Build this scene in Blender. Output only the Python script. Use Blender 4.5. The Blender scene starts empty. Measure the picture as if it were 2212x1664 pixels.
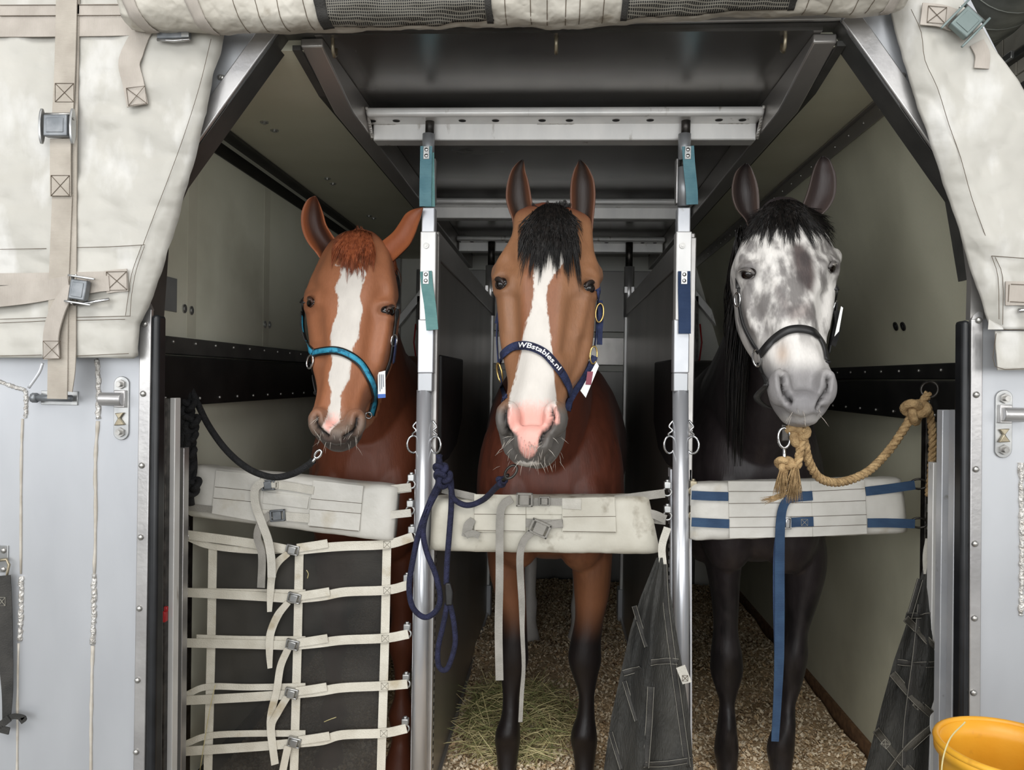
import bpy, bmesh, math, random
import numpy as np
from mathutils import Vector, Matrix, noise
from mathutils.bvhtree import BVHTree
random.seed(7); RS = np.random.RandomState(7)
scene = bpy.context.scene
COL = scene.collection
# ---------------------------------------------------------------- camera
F = 1700.0; CX, CY = 1106.0, 832.0
CAM = Vector((0, 0, 1.37))
_yc = Vector((99, 12, -F)).normalized()
_zc = Vector((0.017, 1.0, 0.0)); _zc = (_zc - _yc*_zc.dot(_yc)).normalized()
_xc = _yc.cross(_zc)
M3 = Matrix((_xc, _yc, _zc))            # camera space -> world
cam = bpy.data.cameras.new('camera'); camo = bpy.data.objects.new('camera', cam); COL.objects.link(camo)
cam.sensor_width = 36.0; cam.lens = F/2212*36.0; cam.clip_start = 0.05; cam.clip_end = 200
camo.matrix_world = Matrix.Translation(CAM) @ M3.to_4x4()
scene.camera = camo
# ---------------------------------------------------------------- light
w = bpy.data.worlds.new('world'); scene.world = w; w.use_nodes = True
w.node_tree.nodes['Background'].inputs[0].default_value = (0.93, 0.97, 1.0, 1)
w.node_tree.nodes['Background'].inputs[1].default_value = 0.34
def area(name, loc, target, sx, sy, power, col=(1, 1, 1)):
    l = bpy.data.lights.new(name, 'AREA'); l.shape = 'RECTANGLE'; l.size = sx; l.size_y = sy; l.energy = power; l.color = col
    o = bpy.data.objects.new(name, l); COL.objects.link(o); o.location = loc
    o.rotation_euler = (Vector(target)-Vector(loc)).to_track_quat('-Z', 'Y').to_euler(); return o
area('hangar_skylight', (-0.5, -3.2, 6.2), (0, 1.5, 0.9), 6.0, 3.0, 330, (1.0, 0.985, 0.96))
area('side_fill_west', (-5.2, -3.0, 2.5), (0, 3, 1.3), 5.0, 3.0, 125, (0.98, 0.99, 1.0))  # fill lamp added at an angle to brighten the inner right wall
area('side_fill_east', (5.0, -3.4, 2.5), (0, 3, 1.3), 5.0, 3.0, 120, (1.0, 0.99, 0.97))  # opposite fill lamp, added to brighten the inner left wall
area('front_fill', (-0.5, -6.0, 1.9), (0, 3, 1.3), 7.0, 3.4, 300, (0.97, 0.99, 1.0))  # low frontal fill added so light gets inside the stall
vs = scene.view_settings
vs.view_transform = 'Standard'; vs.look = 'None'; vs.gamma = 1.0; vs.use_curve_mapping = False; vs.exposure = 0.0
# ---------------------------------------------------------------- pixels to points
def ray(px, py): return M3 @ Vector((px-CX, CY-py, -F))
def P(px, py, Y):
    d = ray(px, py); return CAM + d*(Y/d.y)
def PX(px, py, X):
    d = ray(px, py); return CAM + d*((X-CAM.x)/d.x)
def PZ(px, py, Z):
    d = ray(px, py); return CAM + d*((Z-CAM.z)/d.z)
def PPL(px, py, p0, n):
    d = ray(px, py); return CAM + d*((Vector(p0)-CAM).dot(n)/d.dot(n))
_MT = np.array(M3)
def project(a):
    c = (np.asarray(a) - np.array(CAM)) @ _MT
    return np.stack([CX + F*c[:, 0]/(-c[:, 2]), CY - F*c[:, 1]/(-c[:, 2])], 1)
# ---------------------------------------------------------------- materials
def lin(c):
    return tuple((x/255/12.92 if x <= 10 else ((x/255+0.055)/1.055)**2.4) for x in c[:3]) + (1,)
MATS = {}
def pm(name, c1, c2=None, rough=0.5, metal=0.0, scale=8.0, stretch=(1, 1, 1), bump=0.0, bscale=60.0, bstretch=None,
       contrast=(0.35, 0.65), rvar=0.0, alpha=None, wave=None, sheen=0.0, spec=None, detail=4, c3=None, c3scale=2.0, c3con=(0.55, 0.62), c3st=None, crease=None):
    m = bpy.data.materials.new(name); m.use_nodes = True; nt = m.node_tree; N = nt.nodes; L = nt.links
    b = N['Principled BSDF']; b.inputs['Roughness'].default_value = rough; b.inputs['Metallic'].default_value = metal
    if spec is not None: b.inputs['Specular IOR Level'].default_value = spec
    if sheen: b.inputs['Sheen Weight'].default_value = sheen
    tc = N.new('ShaderNodeTexCoord')
    def noise_(sc, st, det=detail):
        mp = N.new('ShaderNodeMapping'); mp.inputs['Scale'].default_value = st; L.new(tc.outputs['Object'], mp.inputs[0])
        n = N.new('ShaderNodeTexNoise'); n.inputs['Scale'].default_value = sc; n.inputs['Detail'].default_value = det
        L.new(mp.outputs[0], n.inputs['Vector']); return n
    n = noise_(scale, stretch)
    r = N.new('ShaderNodeValToRGB'); r.color_ramp.elements[0].position = contrast[0]; r.color_ramp.elements[1].position = contrast[1]
    r.color_ramp.elements[0].color = lin(c1); r.color_ramp.elements[1].color = lin(c2 or c1)
    L.new(n.outputs[0], r.inputs[0]); colout = r.outputs[0]
    if c3:
        n3 = noise_(c3scale, c3st or stretch, 8); r3 = N.new('ShaderNodeValToRGB')
        r3.color_ramp.elements[0].position, r3.color_ramp.elements[1].position = c3con
        L.new(n3.outputs[0], r3.inputs[0]); mx = N.new('ShaderNodeMix'); mx.data_type = 'RGBA'
        L.new(r3.outputs[0], mx.inputs[0]); L.new(colout, mx.inputs[6]); mx.inputs[7].default_value = lin(c3); colout = mx.outputs[2]
    L.new(colout, b.inputs['Base Color'])
    if rvar:
        mr = N.new('ShaderNodeMapRange'); mr.inputs[3].default_value = max(0.02, rough-rvar); mr.inputs[4].default_value = rough+rvar
        n2 = noise_(scale*2.3, stretch); L.new(n2.outputs[0], mr.inputs[0]); L.new(mr.outputs[0], b.inputs['Roughness'])
    h = None
    if bump:
        nb = noise_(bscale, bstretch or stretch); h = nb.outputs[0]
    if wave:   # (axis, scale, strength)
        wv = N.new('ShaderNodeTexWave'); wv.bands_direction = wave[0]; wv.inputs['Scale'].default_value = wave[1]
        L.new(tc.outputs['Object'], wv.inputs['Vector'])
        if h is None: h = wv.outputs[1]; bump = wave[2]
        else:
            ad = N.new('ShaderNodeMath'); ad.operation = 'MULTIPLY_ADD'; ad.inputs[1].default_value = wave[2]/max(bump, 1e-3)
            L.new(wv.outputs[1], ad.inputs[0]); L.new(h, ad.inputs[2]); h = ad.outputs[0]
    if crease:   # sharp fold lines of stiff cloth: (scale, weight)
        nz = noise_(crease[0]*0.8, (1, 1, 1), 3); mx2 = N.new('ShaderNodeMix'); mx2.data_type = 'VECTOR'; mx2.inputs[0].default_value = 0.22
        L.new(tc.outputs['Object'], mx2.inputs[4]); L.new(nz.outputs[1], mx2.inputs[5])
        vo = N.new('ShaderNodeTexVoronoi'); vo.feature = 'SMOOTH_F1'; vo.inputs['Scale'].default_value = crease[0]; vo.inputs['Smoothness'].default_value = 0.35; L.new(mx2.outputs[1], vo.inputs['Vector'])
        ad2 = N.new('ShaderNodeMath'); ad2.operation = 'MULTIPLY_ADD'; ad2.inputs[1].default_value = crease[1]; L.new(vo.outputs[0], ad2.inputs[0]); L.new(h, ad2.inputs[2]); h = ad2.outputs[0]
    if h is not None:
        bp = N.new('ShaderNodeBump'); bp.inputs['Strength'].default_value = bump; bp.inputs['Distance'].default_value = 0.01
        L.new(h, bp.inputs['Height']); L.new(bp.outputs[0], b.inputs['Normal'])
    if alpha is not None:
        b.inputs['Alpha'].default_value = alpha
    MATS[name] = m; return m
# ---------------------------------------------------------------- mesh helpers
class MB:
    def __init__(s): s.v = []; s.f = []
    def add(s, vs, fs):
        o = len(s.v); s.v += [tuple(x) for x in vs]; s.f += [tuple(i+o for i in f) for f in fs]; return s
    def obox(s, c, ax, ay, az):
        c, ax, ay, az = Vector(c), Vector(ax), Vector(ay), Vector(az)
        vs = [c+ax*i+ay*j+az*k for i in (-1, 1) for j in (-1, 1) for k in (-1, 1)]
        fs = [(0, 1, 3, 2), (4, 6, 7, 5), (0, 4, 5, 1), (2, 3, 7, 6), (0, 2, 6, 4), (1, 5, 7, 3)]
        if ax.cross(ay).dot(az) < 0: fs = [f[::-1] for f in fs]
        return s.add(vs, fs)
    def box(s, a, b):
        a, b = Vector(a), Vector(b); c = (a+b)/2; h = (b-a)/2
        return s.obox(c, (abs(h.x), 0, 0), (0, abs(h.y), 0), (0, 0, abs(h.z)))
    def prism(s, poly, ext):
        n = len(poly); poly = [Vector(p) for p in poly]; ext = Vector(ext)
        nrm = Vector((0, 0, 0))
        for i in range(n): nrm += poly[i].cross(poly[(i+1) % n])
        if nrm.dot(ext) > 0: poly = poly[::-1]
        vs = poly + [p+ext for p in poly]
        fs = [tuple(range(n)), tuple(range(2*n-1, n-1, -1))] + [(i, i+n, (i+1) % n+n, (i+1) % n)[::1] for i in range(n)]
        return s.add(vs, fs)
    def rings(s, rings, cap=True, closed=False):
        n = len(rings[0]); o = len(s.v)
        for r in rings: s.v += [tuple(p) for p in r]
        m = len(rings)
        for i in range(m if closed else m-1):
            a = o+i*n; b = o+((i+1) % m)*n
            for j in range(n):
                k = (j+1) % n; s.f.append((a+j, a+k, b+k, b+j))
        if cap and not closed:
            s.f.append(tuple(o+j for j in range(n))[::-1]); s.f.append(tuple(o+(m-1)*n+j for j in range(n)))
        return s
    def tube(s, pts, r, n=8, closed=False):
        pts = [Vector(p) for p in pts]; m = len(pts); rs = r if isinstance(r, (list, tuple)) else [r]*m
        up = None; rings = []
        for i, p in enumerate(pts):
            if closed: t = pts[(i+1) % m]-pts[i-1]
            else: t = pts[min(i+1, m-1)]-pts[max(i-1, 0)]
            if t.length < 1e-9: t = Vector((0, 0, 1))
            t.normalize()
            if up is None:
                up = Vector((0, 0, 1)) if abs(t.z) < 0.9 else Vector((1, 0, 0))
            u = (up - t*up.dot(t)).normalized(); up = u; w_ = t.cross(u)
            rings.append([p + (u*math.cos(a)+w_*math.sin(a))*rs[i] for a in [2*math.pi*j/n for j in range(n)]])
        return s.rings(rings, True, closed)
    def cyl(s, a, b, r, n=16, r2=None):
        return s.tube([a, b], [r, r if r2 is None else r2], n)
    def torus(s, c, nrm, R, r, n=20, k=8, sx=1.0, xdir=None):
        nrm = Vector(nrm).normalized(); x = Vector(xdir) if xdir else (Vector((0, 0, 1)) if abs(nrm.z) < 0.9 else Vector((1, 0, 0)))
        x = (x-nrm*x.dot(nrm)).normalized(); y = nrm.cross(x)
        return s.tube([Vector(c)+x*math.cos(2*math.pi*i/n)*R*sx+y*math.sin(2*math.pi*i/n)*R for i in range(n)], r, k, True)
    def ell(s, c, rx, ry, rz, n=16, m=10, rot=None):
        c = Vector(c); rings = []
        for i in range(m+1):
            t = math.pi*(i+0.02)/(m+0.04) if i not in (0, m) else (0.03 if i == 0 else math.pi-0.03)
            ring = []
            for j in range(n):
                a = 2*math.pi*j/n; v = Vector((rx*math.sin(t)*math.cos(a), ry*math.sin(t)*math.sin(a), -rz*math.cos(t)))
                if rot: v = rot @ v
                ring.append(c+v)
            rings.append(ring)
        return s.rings(rings)
    def ribbon(s, pts, width, th=0.003, nrm=(0, -1, 0)):
        pts = [Vector(p) for p in pts]; m = len(pts)
        ws = width if isinstance(width, (list, tuple)) else [width]*m
        ns = [Vector(n) for n in nrm] if isinstance(nrm[0], (list, tuple, Vector)) else [Vector(nrm)]*m
        rings = []
        for i, p in enumerate(pts):
            t = (pts[min(i+1, m-1)]-pts[max(i-1, 0)]).normalized()
            n = ns[i]; sd = t.cross(n)
            if sd.length < 1e-6: sd = Vector((1, 0, 0))
            sd.normalize(); nn = sd.cross(t).normalized(); h = sd*ws[i]/2; k = nn*th/2
            rings.append([p-h-k, p+h-k, p+h+k, p-h+k])
        return s.rings(rings)
    def mesh(s, name, mat=None, smooth=False):
        me = bpy.data.meshes.new(name); me.from_pydata(s.v, [], s.f); me.update()
        if mat: me.materials.append(MATS[mat] if isinstance(mat, str) else mat)
        if smooth: me.polygons.foreach_set('use_smooth', [True]*len(me.polygons))
        return me
    def build(s, name, mat, parent=None, smooth=False, bev=0.0, sub=0, seg=2):
        return put(name, s.mesh(name, mat, smooth), parent, bev=bev, sub=sub, seg=seg)
WORLD = {}
def put(name, me, parent=None, loc=(0, 0, 0), rot=None, bev=0.0, sub=0, seg=2):
    o = bpy.data.objects.new(name, me); COL.objects.link(o); wl = Vector(loc)
    if parent is not None:
        o.parent = parent; o.location = wl - WORLD[parent.name]
    else: o.location = wl
    if rot is not None: o.rotation_euler = rot
    WORLD[o.name] = wl
    if bev:
        b = o.modifiers.new('b', 'BEVEL'); b.width = bev; b.segments = seg; b.limit_method = 'ANGLE'; b.angle_limit = 0.6
        if me.polygons and seg > 1:
            me.polygons.foreach_set('use_smooth', [True]*len(me.polygons))
            try: me.set_sharp_from_angle(angle=0.7)
            except Exception: pass
    if sub:
        q = o.modifiers.new('s', 'SUBSURF'); q.levels = sub; q.render_levels = sub
    return o
def thing(name, label, cat, loc=(0, 0, 0), group=None):
    o = bpy.data.objects.new(name, None); COL.objects.link(o); o.location = loc; o.empty_display_size = 0.1
    WORLD[o.name] = Vector(loc); return tag(o, label, cat, group)
def tag(o, label, cat, group=None, kind=None):
    o['label'] = label; o['category'] = cat
    if group: o['group'] = group
    if kind: o['kind'] = kind
    return o
def struct(o, label=None):
    o['kind'] = 'structure'
    if label: o['label'] = label
    return o
def smooth_path(pts, n=8):
    """Catmull-Rom through the points"""
    p = [np.array(q, float) for q in pts]; p = [2*p[0]-p[1]] + p + [2*p[-1]-p[-2]]; out = []
    for i in range(1, len(p)-2):
        for k in range(n):
            t = k/n
            out.append(0.5*((2*p[i]) + (-p[i-1]+p[i+1])*t + (2*p[i-1]-5*p[i]+4*p[i+1]-p[i+2])*t*t + (-p[i-1]+3*p[i]-3*p[i+1]+p[i+2])*t**3))
    out.append(p[-2]); return out
def pxpath(pts, Y, n=8):
    """pixel polyline (px,py[,Y]) -> smooth 3d path"""
    q = [(p[0], p[1], p[2] if len(p) > 2 else Y) for p in pts]
    return [P(a, b, c) for a, b, c in (smooth_path(q, n) if n > 1 else q)]
def strap(name, pts, wpx, Y, mat, parent, th=0.003, n=6, nrm=(0, -1, 0), smooth=False):
    path = pxpath(pts, Y, n)
    if isinstance(wpx, (list, tuple)):
        k = np.interp(np.linspace(0, 1, len(path)), np.linspace(0, 1, len(wpx)), wpx); wd = [float(a)*Y/F for a in k]
    else: wd = wpx*Y/F
    return MB().ribbon(path, wd, th, nrm).build(name, mat, parent, smooth)
def stitch(name, polys, Y, parent, mat='thread', r=0.0007, n=1):
    mb = MB()
    for pl in polys: mb.tube(pxpath(pl, Y, n), r, 4)
    o = mb.build(name, mat, parent); o['kind'] = 'stuff'; return o
def xbox(cx, cy, w_, h_, ang=0):
    """outline and cross of a sewn square patch, in pixels"""
    c, s_ = math.cos(ang), math.sin(ang)
    q = [(cx+c*a*w_/2-s_*b*h_/2, cy+s_*a*w_/2+c*b*h_/2) for a, b in ((-1, -1), (1, -1), (1, 1), (-1, 1))]
    return [q+[q[0]], [q[0], q[2]], [q[1], q[3]]]
def fbm(p, o=4): return noise.fractal(Vector(p), 1.0, 2.0, o)
# ---------------------------------------------------------------- palette
pm('canvas', (176, 173, 165), (190, 187, 179), rough=0.42, scale=5, bump=0.5, bscale=9, contrast=(0.3, 0.7), c3=(202, 200, 195), c3scale=11, c3st=(1, 1, 0.5), c3con=(0.53, 0.66), rvar=0.12, crease=(9, 1.2))
pm('canvas_roll', (178, 172, 160), (198, 193, 182), rough=0.5, scale=9, bump=0.5, bscale=14, crease=(14, 1.2), c3=(158, 150, 136), c3scale=16, c3con=(0.66, 0.74))
pm('webbing', (162, 154, 143), (180, 172, 161), rough=0.85, scale=14, bump=0.15, bscale=400, wave=('Z', 110, 0.35))
pm('webbing_flat', (166, 158, 149), (184, 176, 167), rough=0.85, scale=14, bump=0.15, bscale=400, wave=('X', 110, 0.35))
pm('thread', (92, 80, 66), rough=0.9)
pm('pale_thread', (150, 146, 135), rough=0.9)
pm('buckle_steel', (112, 116, 120), (140, 143, 146), rough=0.4, metal=0.55, scale=30)
pm('zinc', (165, 166, 166), (190, 190, 188), rough=0.32, metal=0.85, scale=30)
pm('alu_panel', (176, 178, 182), (194, 196, 199), rough=0.42, metal=0.45, scale=3, stretch=(1, 1, 0.35), bump=0.06, bscale=20, rvar=0.1, c3=(160, 163, 168), c3scale=3.0, c3con=(0.55, 0.75))
pm('alu_frame', (176, 174, 174), (200, 198, 196), rough=0.33, metal=0.75, scale=6, bump=0.05, bscale=80, rvar=0.1)
pm('alu_bright', (220, 219, 217), (236, 234, 231), rough=0.35, metal=0.25, scale=12, stretch=(1, 1, 0.3), rvar=0.08, c3=(168, 162, 154), c3scale=22, c3con=(0.66, 0.72))
pm('alu_dull', (168, 165, 162), (192, 188, 184), rough=0.36, metal=0.7, scale=6, stretch=(1, 0.2, 1), rvar=0.08)
pm('alu_sheet', (134, 132, 130), (160, 157, 153), rough=0.25, metal=0.8, scale=3, stretch=(0.3, 1, 1), bump=0.04, bscale=6, rvar=0.06, c3=(120, 118, 116), c3scale=60, c3con=(0.70, 0.74))
pm('partition_sheet', (124, 120, 114), (142, 137, 130), rough=0.34, metal=0.55, scale=2.5, stretch=(1, 1, 0.3), rvar=0.05)
pm('rear_sheet', (96, 95, 93), (112, 110, 107), rough=0.35, metal=0.8, scale=2)
pm('pipe', (196, 198, 204), (212, 214, 218), rough=0.3, metal=0.6, scale=12, stretch=(1, 1, 0.2), rvar=0.06)
pm('tube_white', (196, 198, 203), (212, 213, 216), rough=0.35, metal=0.35, scale=10, c3=(160, 158, 152), c3scale=18, c3con=(0.66, 0.73))
pm('dark_pin', (52, 50, 48), (84, 80, 76), rough=0.4, metal=0.8, scale=40)
pm('grey_sleeve', (150, 152, 155), (165, 167, 169), rough=0.4, metal=0.5, scale=20)
pm('cream_ceiling', (224, 222, 200), (232, 230, 210), rough=0.6, scale=4, wave=('Y', 45, 0.05), bump=0.05, bscale=30)
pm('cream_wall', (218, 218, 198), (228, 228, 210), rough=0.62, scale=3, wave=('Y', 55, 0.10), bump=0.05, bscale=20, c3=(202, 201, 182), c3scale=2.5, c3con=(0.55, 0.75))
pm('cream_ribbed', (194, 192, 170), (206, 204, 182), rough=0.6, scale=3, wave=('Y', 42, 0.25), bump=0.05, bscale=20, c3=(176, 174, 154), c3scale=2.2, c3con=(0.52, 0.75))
pm('cream_joint_shade', (204, 203, 184), (216, 214, 196), rough=0.65, scale=6)  # wall cream darkened to paint soft shadow along the joints
pm('cream_back', (214, 213, 204), (226, 225, 218), rough=0.6, scale=3, bump=0.05, bscale=12)
pm('rail_black', (24, 24, 24), (38, 37, 36), rough=0.5, metal=0.2, scale=10)
pm('rail_grey', (74, 74, 72), (92, 91, 88), rough=0.45, metal=0.5, scale=10)
pm('rubber', (18, 19, 21), (32, 33, 36), rough=0.38, scale=12)
pm('black_foam', (14, 14, 15), (26, 25, 25), rough=0.55, scale=14, bump=0.1)
pm('hole', (8, 8, 8), rough=0.9)
pm('rivet', (150, 148, 145), (180, 178, 174), rough=0.3, metal=0.8, scale=50)
pm('brass_hook', (142, 132, 112), (172, 162, 140), rough=0.35, metal=0.8, scale=60)
pm('weld', (188, 182, 174), (228, 226, 222), rough=0.35, metal=0.6, scale=90, bump=0.8, bscale=140)
pm('sealant', (176, 168, 155), (196, 190, 180), rough=0.7, scale=30)
pm('grey_plate', (120, 122, 122), (130, 132, 131), rough=0.5, scale=10)
pm('red_plastic', (170, 28, 34), (190, 36, 40), rough=0.35)
pm('teal_web', (92, 136, 148), (110, 152, 162), rough=0.8, scale=20, bump=0.3, bscale=300, wave=('Z', 130, 0.3))
pm('pale_teal_web', (96, 142, 142), (116, 160, 158), rough=0.8, scale=20, bump=0.3, bscale=300, wave=('Z', 130, 0.3))
pm('navy_web', (34, 54, 88), (46, 66, 100), rough=0.8, scale=20, bump=0.3, bscale=300, wave=('Z', 130, 0.3))
pm('blue_web', (40, 64, 94), (52, 78, 108), rough=0.8, scale=20, bump=0.3, bscale=300, wave=('Z', 130, 0.3))
pm('pad_white', (192, 189, 181), (208, 205, 198), rough=0.4, scale=8, bump=0.35, bscale=22, c3=(180, 172, 156), c3scale=9, c3con=(0.62, 0.74))
pm('pad_dirty', (188, 183, 169), (204, 200, 187), rough=0.5, scale=8, bump=0.35, bscale=18, c3=(122, 111, 92), c3scale=15, c3con=(0.57, 0.74))
pm('grey_web', (136, 133, 126), (156, 152, 145), rough=0.8, scale=20, bump=0.3, bscale=300)
pm('light_grey_web', (186, 182, 172), (204, 200, 190), rough=0.8, scale=20, bump=0.3, bscale=300)
pm('net_web', (202, 196, 182), (218, 213, 200), rough=0.75, scale=16, bump=0.3, bscale=300, c3=(186, 174, 150), c3scale=12, c3con=(0.6, 0.72))
pm('net_mesh', (34, 33, 31), (58, 55, 51), rough=0.75, scale=6, bump=0.3, bscale=250, alpha=0.80)
pm('hay_mesh', (30, 30, 28), (66, 65, 61), rough=0.7, scale=14, bump=0.6, bscale=240, stretch=(1, 1, 0.25), alpha=0.93)
pm('dark_web', (42, 41, 39), (60, 58, 55), rough=0.8, scale=20, bump=0.3, bscale=300)
pm('olive_web', (70, 67, 60), (88, 84, 76), rough=0.8, scale=20, bump=0.3, bscale=300)
pm('black_rope', (14, 14, 15), (30, 30, 32), rough=0.85, scale=60, bump=0.6, bscale=220)
pm('navy_rope', (22, 24, 48), (38, 40, 70), rough=0.85, scale=60, bump=0.6, bscale=260)
pm('hemp', (150, 122, 84), (190, 160, 116), rough=0.9, scale=60, bump=0.6, bscale=200)
pm('leather_black', (24, 24, 25), (40, 39, 39), rough=0.45, scale=30)
pm('cyan_web', (38, 132, 166), (58, 156, 186), rough=0.7, scale=60, bump=0.3, bscale=300, c3=(20, 92, 122), c3scale=70, c3con=(0.55, 0.65))
pm('navy_halter', (24, 32, 62), (38, 48, 84), rough=0.8, scale=80, bump=0.4, bscale=300)
pm('text_white', (225, 225, 225), rough=0.6)
pm('tag_white', (226, 226, 224), rough=0.4)
pm('tag_blue', (36, 92, 176), rough=0.4)
pm('tag_maroon', (120, 28, 52), rough=0.4)
pm('tag_ink', (70, 80, 100), rough=0.5)
pm('gold', (190, 160, 96), (210, 182, 120), rough=0.25, metal=0.9)
pm('chrome', (190, 190, 190), (205, 205, 205), rough=0.18, metal=0.95)
pm('bucket_yellow', (226, 158, 36), (240, 180, 56), rough=0.4, scale=6, bump=0.08, bscale=40, c3=(200, 140, 50), c3scale=14, c3con=(0.64, 0.74))
pm('shavings_base', (196, 170, 134), (222, 198, 162), rough=0.9, scale=70, bump=0.9, bscale=120, c3=(140, 112, 82), c3scale=4, c3con=(0.55, 0.75))
pm('chip_pale', (232, 212, 180), (244, 230, 204), rough=0.85, scale=40)
pm('chip_tan', (208, 178, 138), (224, 198, 160), rough=0.85, scale=40)
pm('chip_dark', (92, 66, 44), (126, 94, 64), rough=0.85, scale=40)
pm('hay', (178, 166, 116), (206, 194, 146), rough=0.8, scale=20)
pm('hay_green', (116, 122, 72), (146, 148, 96), rough=0.8, scale=20)
pm('deck', (92, 88, 82), (118, 112, 104), rough=0.6, metal=0.4, scale=8)
pm('concrete', (128, 126, 122), (146, 144, 139), rough=0.8, scale=2, bump=0.1, bscale=60)
pm('block_paint', (176, 170, 156), (190, 184, 170), rough=0.7, scale=6, bump=0.25, bscale=60)
pm('mortar', (140, 134, 122), rough=0.9)
pm('duct', (104, 106, 100), (134, 136, 130), rough=0.38, metal=0.75, scale=5, rvar=0.1)
pm('strut', (62, 62, 58), (84, 84, 80), rough=0.5, metal=0.5)
pm('green_buckle', (110, 124, 122), (128, 140, 138), rough=0.45, metal=0.3)
pm('roll_mesh', (26, 25, 23), rough=0.6)
def mesh_screen(name, dark, light, scale):      # fine woven screen: pale threads on a dark weave
    m = bpy.data.materials.new(name); m.use_nodes = True; nt = m.node_tree; N = nt.nodes; L = nt.links; b = N['Principled BSDF']
    tc = N.new('ShaderNodeTexCoord'); br = N.new('ShaderNodeTexBrick'); br.offset = 0.0
    br.inputs['Color1'].default_value = lin(dark); br.inputs['Color2'].default_value = lin(dark); br.inputs['Mortar'].default_value = lin(light)
    br.inputs['Scale'].default_value = scale; br.inputs['Brick Width'].default_value = 1; br.inputs['Row Height'].default_value = 1; br.inputs['Mortar Size'].default_value = 0.16
    mp = N.new('ShaderNodeMapping'); mp.inputs['Rotation'].default_value = (math.pi/2, 0, 0)
    L.new(tc.outputs['Object'], mp.inputs[0]); L.new(mp.outputs[0], br.inputs['Vector']); L.new(br.outputs[0], b.inputs['Base Color'])
    b.inputs['Roughness'].default_value = 0.6; MATS[name] = m
mesh_screen('screen', (30, 29, 27), (128, 124, 114), 210)
# ---------------------------------------------------------------- setting: floor, walls, ceiling of the transport stall
YF, YP, YB = 1.85, 2.35, 5.25            # door frame, posts, back wall
XL, ZC = -1.13, 2.165
ZS = 2.19                                # centre ceiling sheet
fl = struct(MB().box((-1.3, 1.25, -0.06), (1.3, YB+0.1, 0.0)).build('floor', 'deck'), 'metal deck of the transport stall under the bedding')
struct(MB().box((-9, -9, -0.46), (6.0, 14, -0.36)).build('floor_hangar', 'concrete'), 'grey concrete floor of the hangar')
struct(MB().box((-1.25, 1.35, -0.36), (1.25, YB+0.05, -0.06)).build('trim_base', 'alu_dull'), 'low metal base frame carrying the stall deck')
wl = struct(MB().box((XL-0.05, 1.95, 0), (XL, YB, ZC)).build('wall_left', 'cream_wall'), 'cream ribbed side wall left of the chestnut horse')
# right wall leans in above the rail
XR0, ZR0, XR1, ZR1 = 1.13, 1.35, 0.885, ZC
wr = MB(); wr.box((XR0, 1.95, 0), (XR0+0.05, YB, ZR0))
wr.prism([(XR0, 1.95, ZR0), (XR1, 1.95, ZR1), (XR1+0.05, 1.95, ZR1), (XR0+0.05, 1.95, ZR0)], (0, YB-1.95, 0))
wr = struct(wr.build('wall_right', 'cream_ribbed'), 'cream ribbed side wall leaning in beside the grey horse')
RWN = Vector((ZR1-ZR0, 0, XR0-XR1)).normalized()*-1; RWP = (XR0, 0, ZR0)
ce = MB(); ce.box((XL, 1.9, ZC), (-0.60, YB, ZC+0.05)); ce.box((0.60, 1.9, ZC), (0.94, YB, ZC+0.05))
ce = struct(ce.build('ceiling', 'cream_ceiling'), 'cream ceiling panels beside the metal centre ceiling')
MB().box((-0.60, 1.87, ZS), (0.60, YB, ZS+0.03)).build('centre_sheet', 'alu_sheet', ce)
for s in (-1, 1):
    x = 0.583*s
    MB().prism([(x, 1.885, 2.19), (x, 1.885, 2.168), (x, 2.18, 2.105), (x, YB, 2.105), (x, YB, 2.19)], (0.055*s, 0, 0)).build('roof_beam', 'alu_dull', ce, bev=0.004)
    MB().prism([(x+0.055*s, 1.885, 2.172), (x+0.055*s, 1.885, 2.16), (x+0.055*s, 2.10, 2.125), (x+0.055*s, YB, 2.125), (x+0.055*s, YB, 2.172)], (0.02*s, 0, 0)).build('beam_lip', 'rail_grey', ce)
    mb = MB()
    for k in range(18): mb.box((x+0.074*s, 2.12+k*0.17, 2.135), (x+0.079*s, 2.25+k*0.17, 2.15))
    mb.build('slot', 'hole', ce)['kind'] = 'stuff'
# cross beams with pin holes
HOLES = [803, 855, 998, 1070, 1171, 1230, 1331, 1405, 1554, 1605]
hx = [P(h, 258, 2.335).x for h in HOLES]
hole_me = MB().cyl((0, 0, 0.001), (0, 0, -0.0008), 0.0105, 14).mesh('pin_hole', 'hole')
ring_me = MB().torus((0, 0, 0), (0, 0, 1), 0.0105, 0.0012, 14, 5).mesh('hole_rim', 'dark_pin', True)
for Y0, full in ((2.30, True), (3.46, False), (4.38, True)):
    cb = MB(); cb.box((-0.575, Y0+0.075, 2.09), (0.575, Y0+0.135, 2.145)).build('cross_beam', 'alu_bright', ce, bev=0.004)
    MB().box((-0.58, Y0, 2.138), (0.58, Y0+0.12, 2.166)).build('pin_rail', 'alu_bright', ce, bev=0.011, seg=4)
    if full:
        for x in hx:
            h = put('pin_hole', hole_me, ce, (x, Y0+0.042, 2.138)); put('hole_rim', ring_me, h, (x, Y0+0.042, 2.138))
    if Y0 == 2.30:
        for a, b in ((792, 855), (1160, 1240), (1552, 1618)):
            pa, pb = P(a, 268, 2.376), P(b, 268, 2.376)
            MB().tube([(pa.x+(pb.x-pa.x)*t, 2.374, 2.1405+0.001*math.sin(t*40)) for t in np.linspace(0, 1, 14)], 0.004, 6).build('weld_bead', 'weld', ce, True)
        for s in (-1, 1):
            MB().tube([(0.577*s, 2.30+0.075*t, 2.165-0.07*t+0.002*math.sin(t*30)) for t in np.linspace(0, 1, 12)], 0.005, 6).build('weld_bead', 'weld', ce, True)
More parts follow.
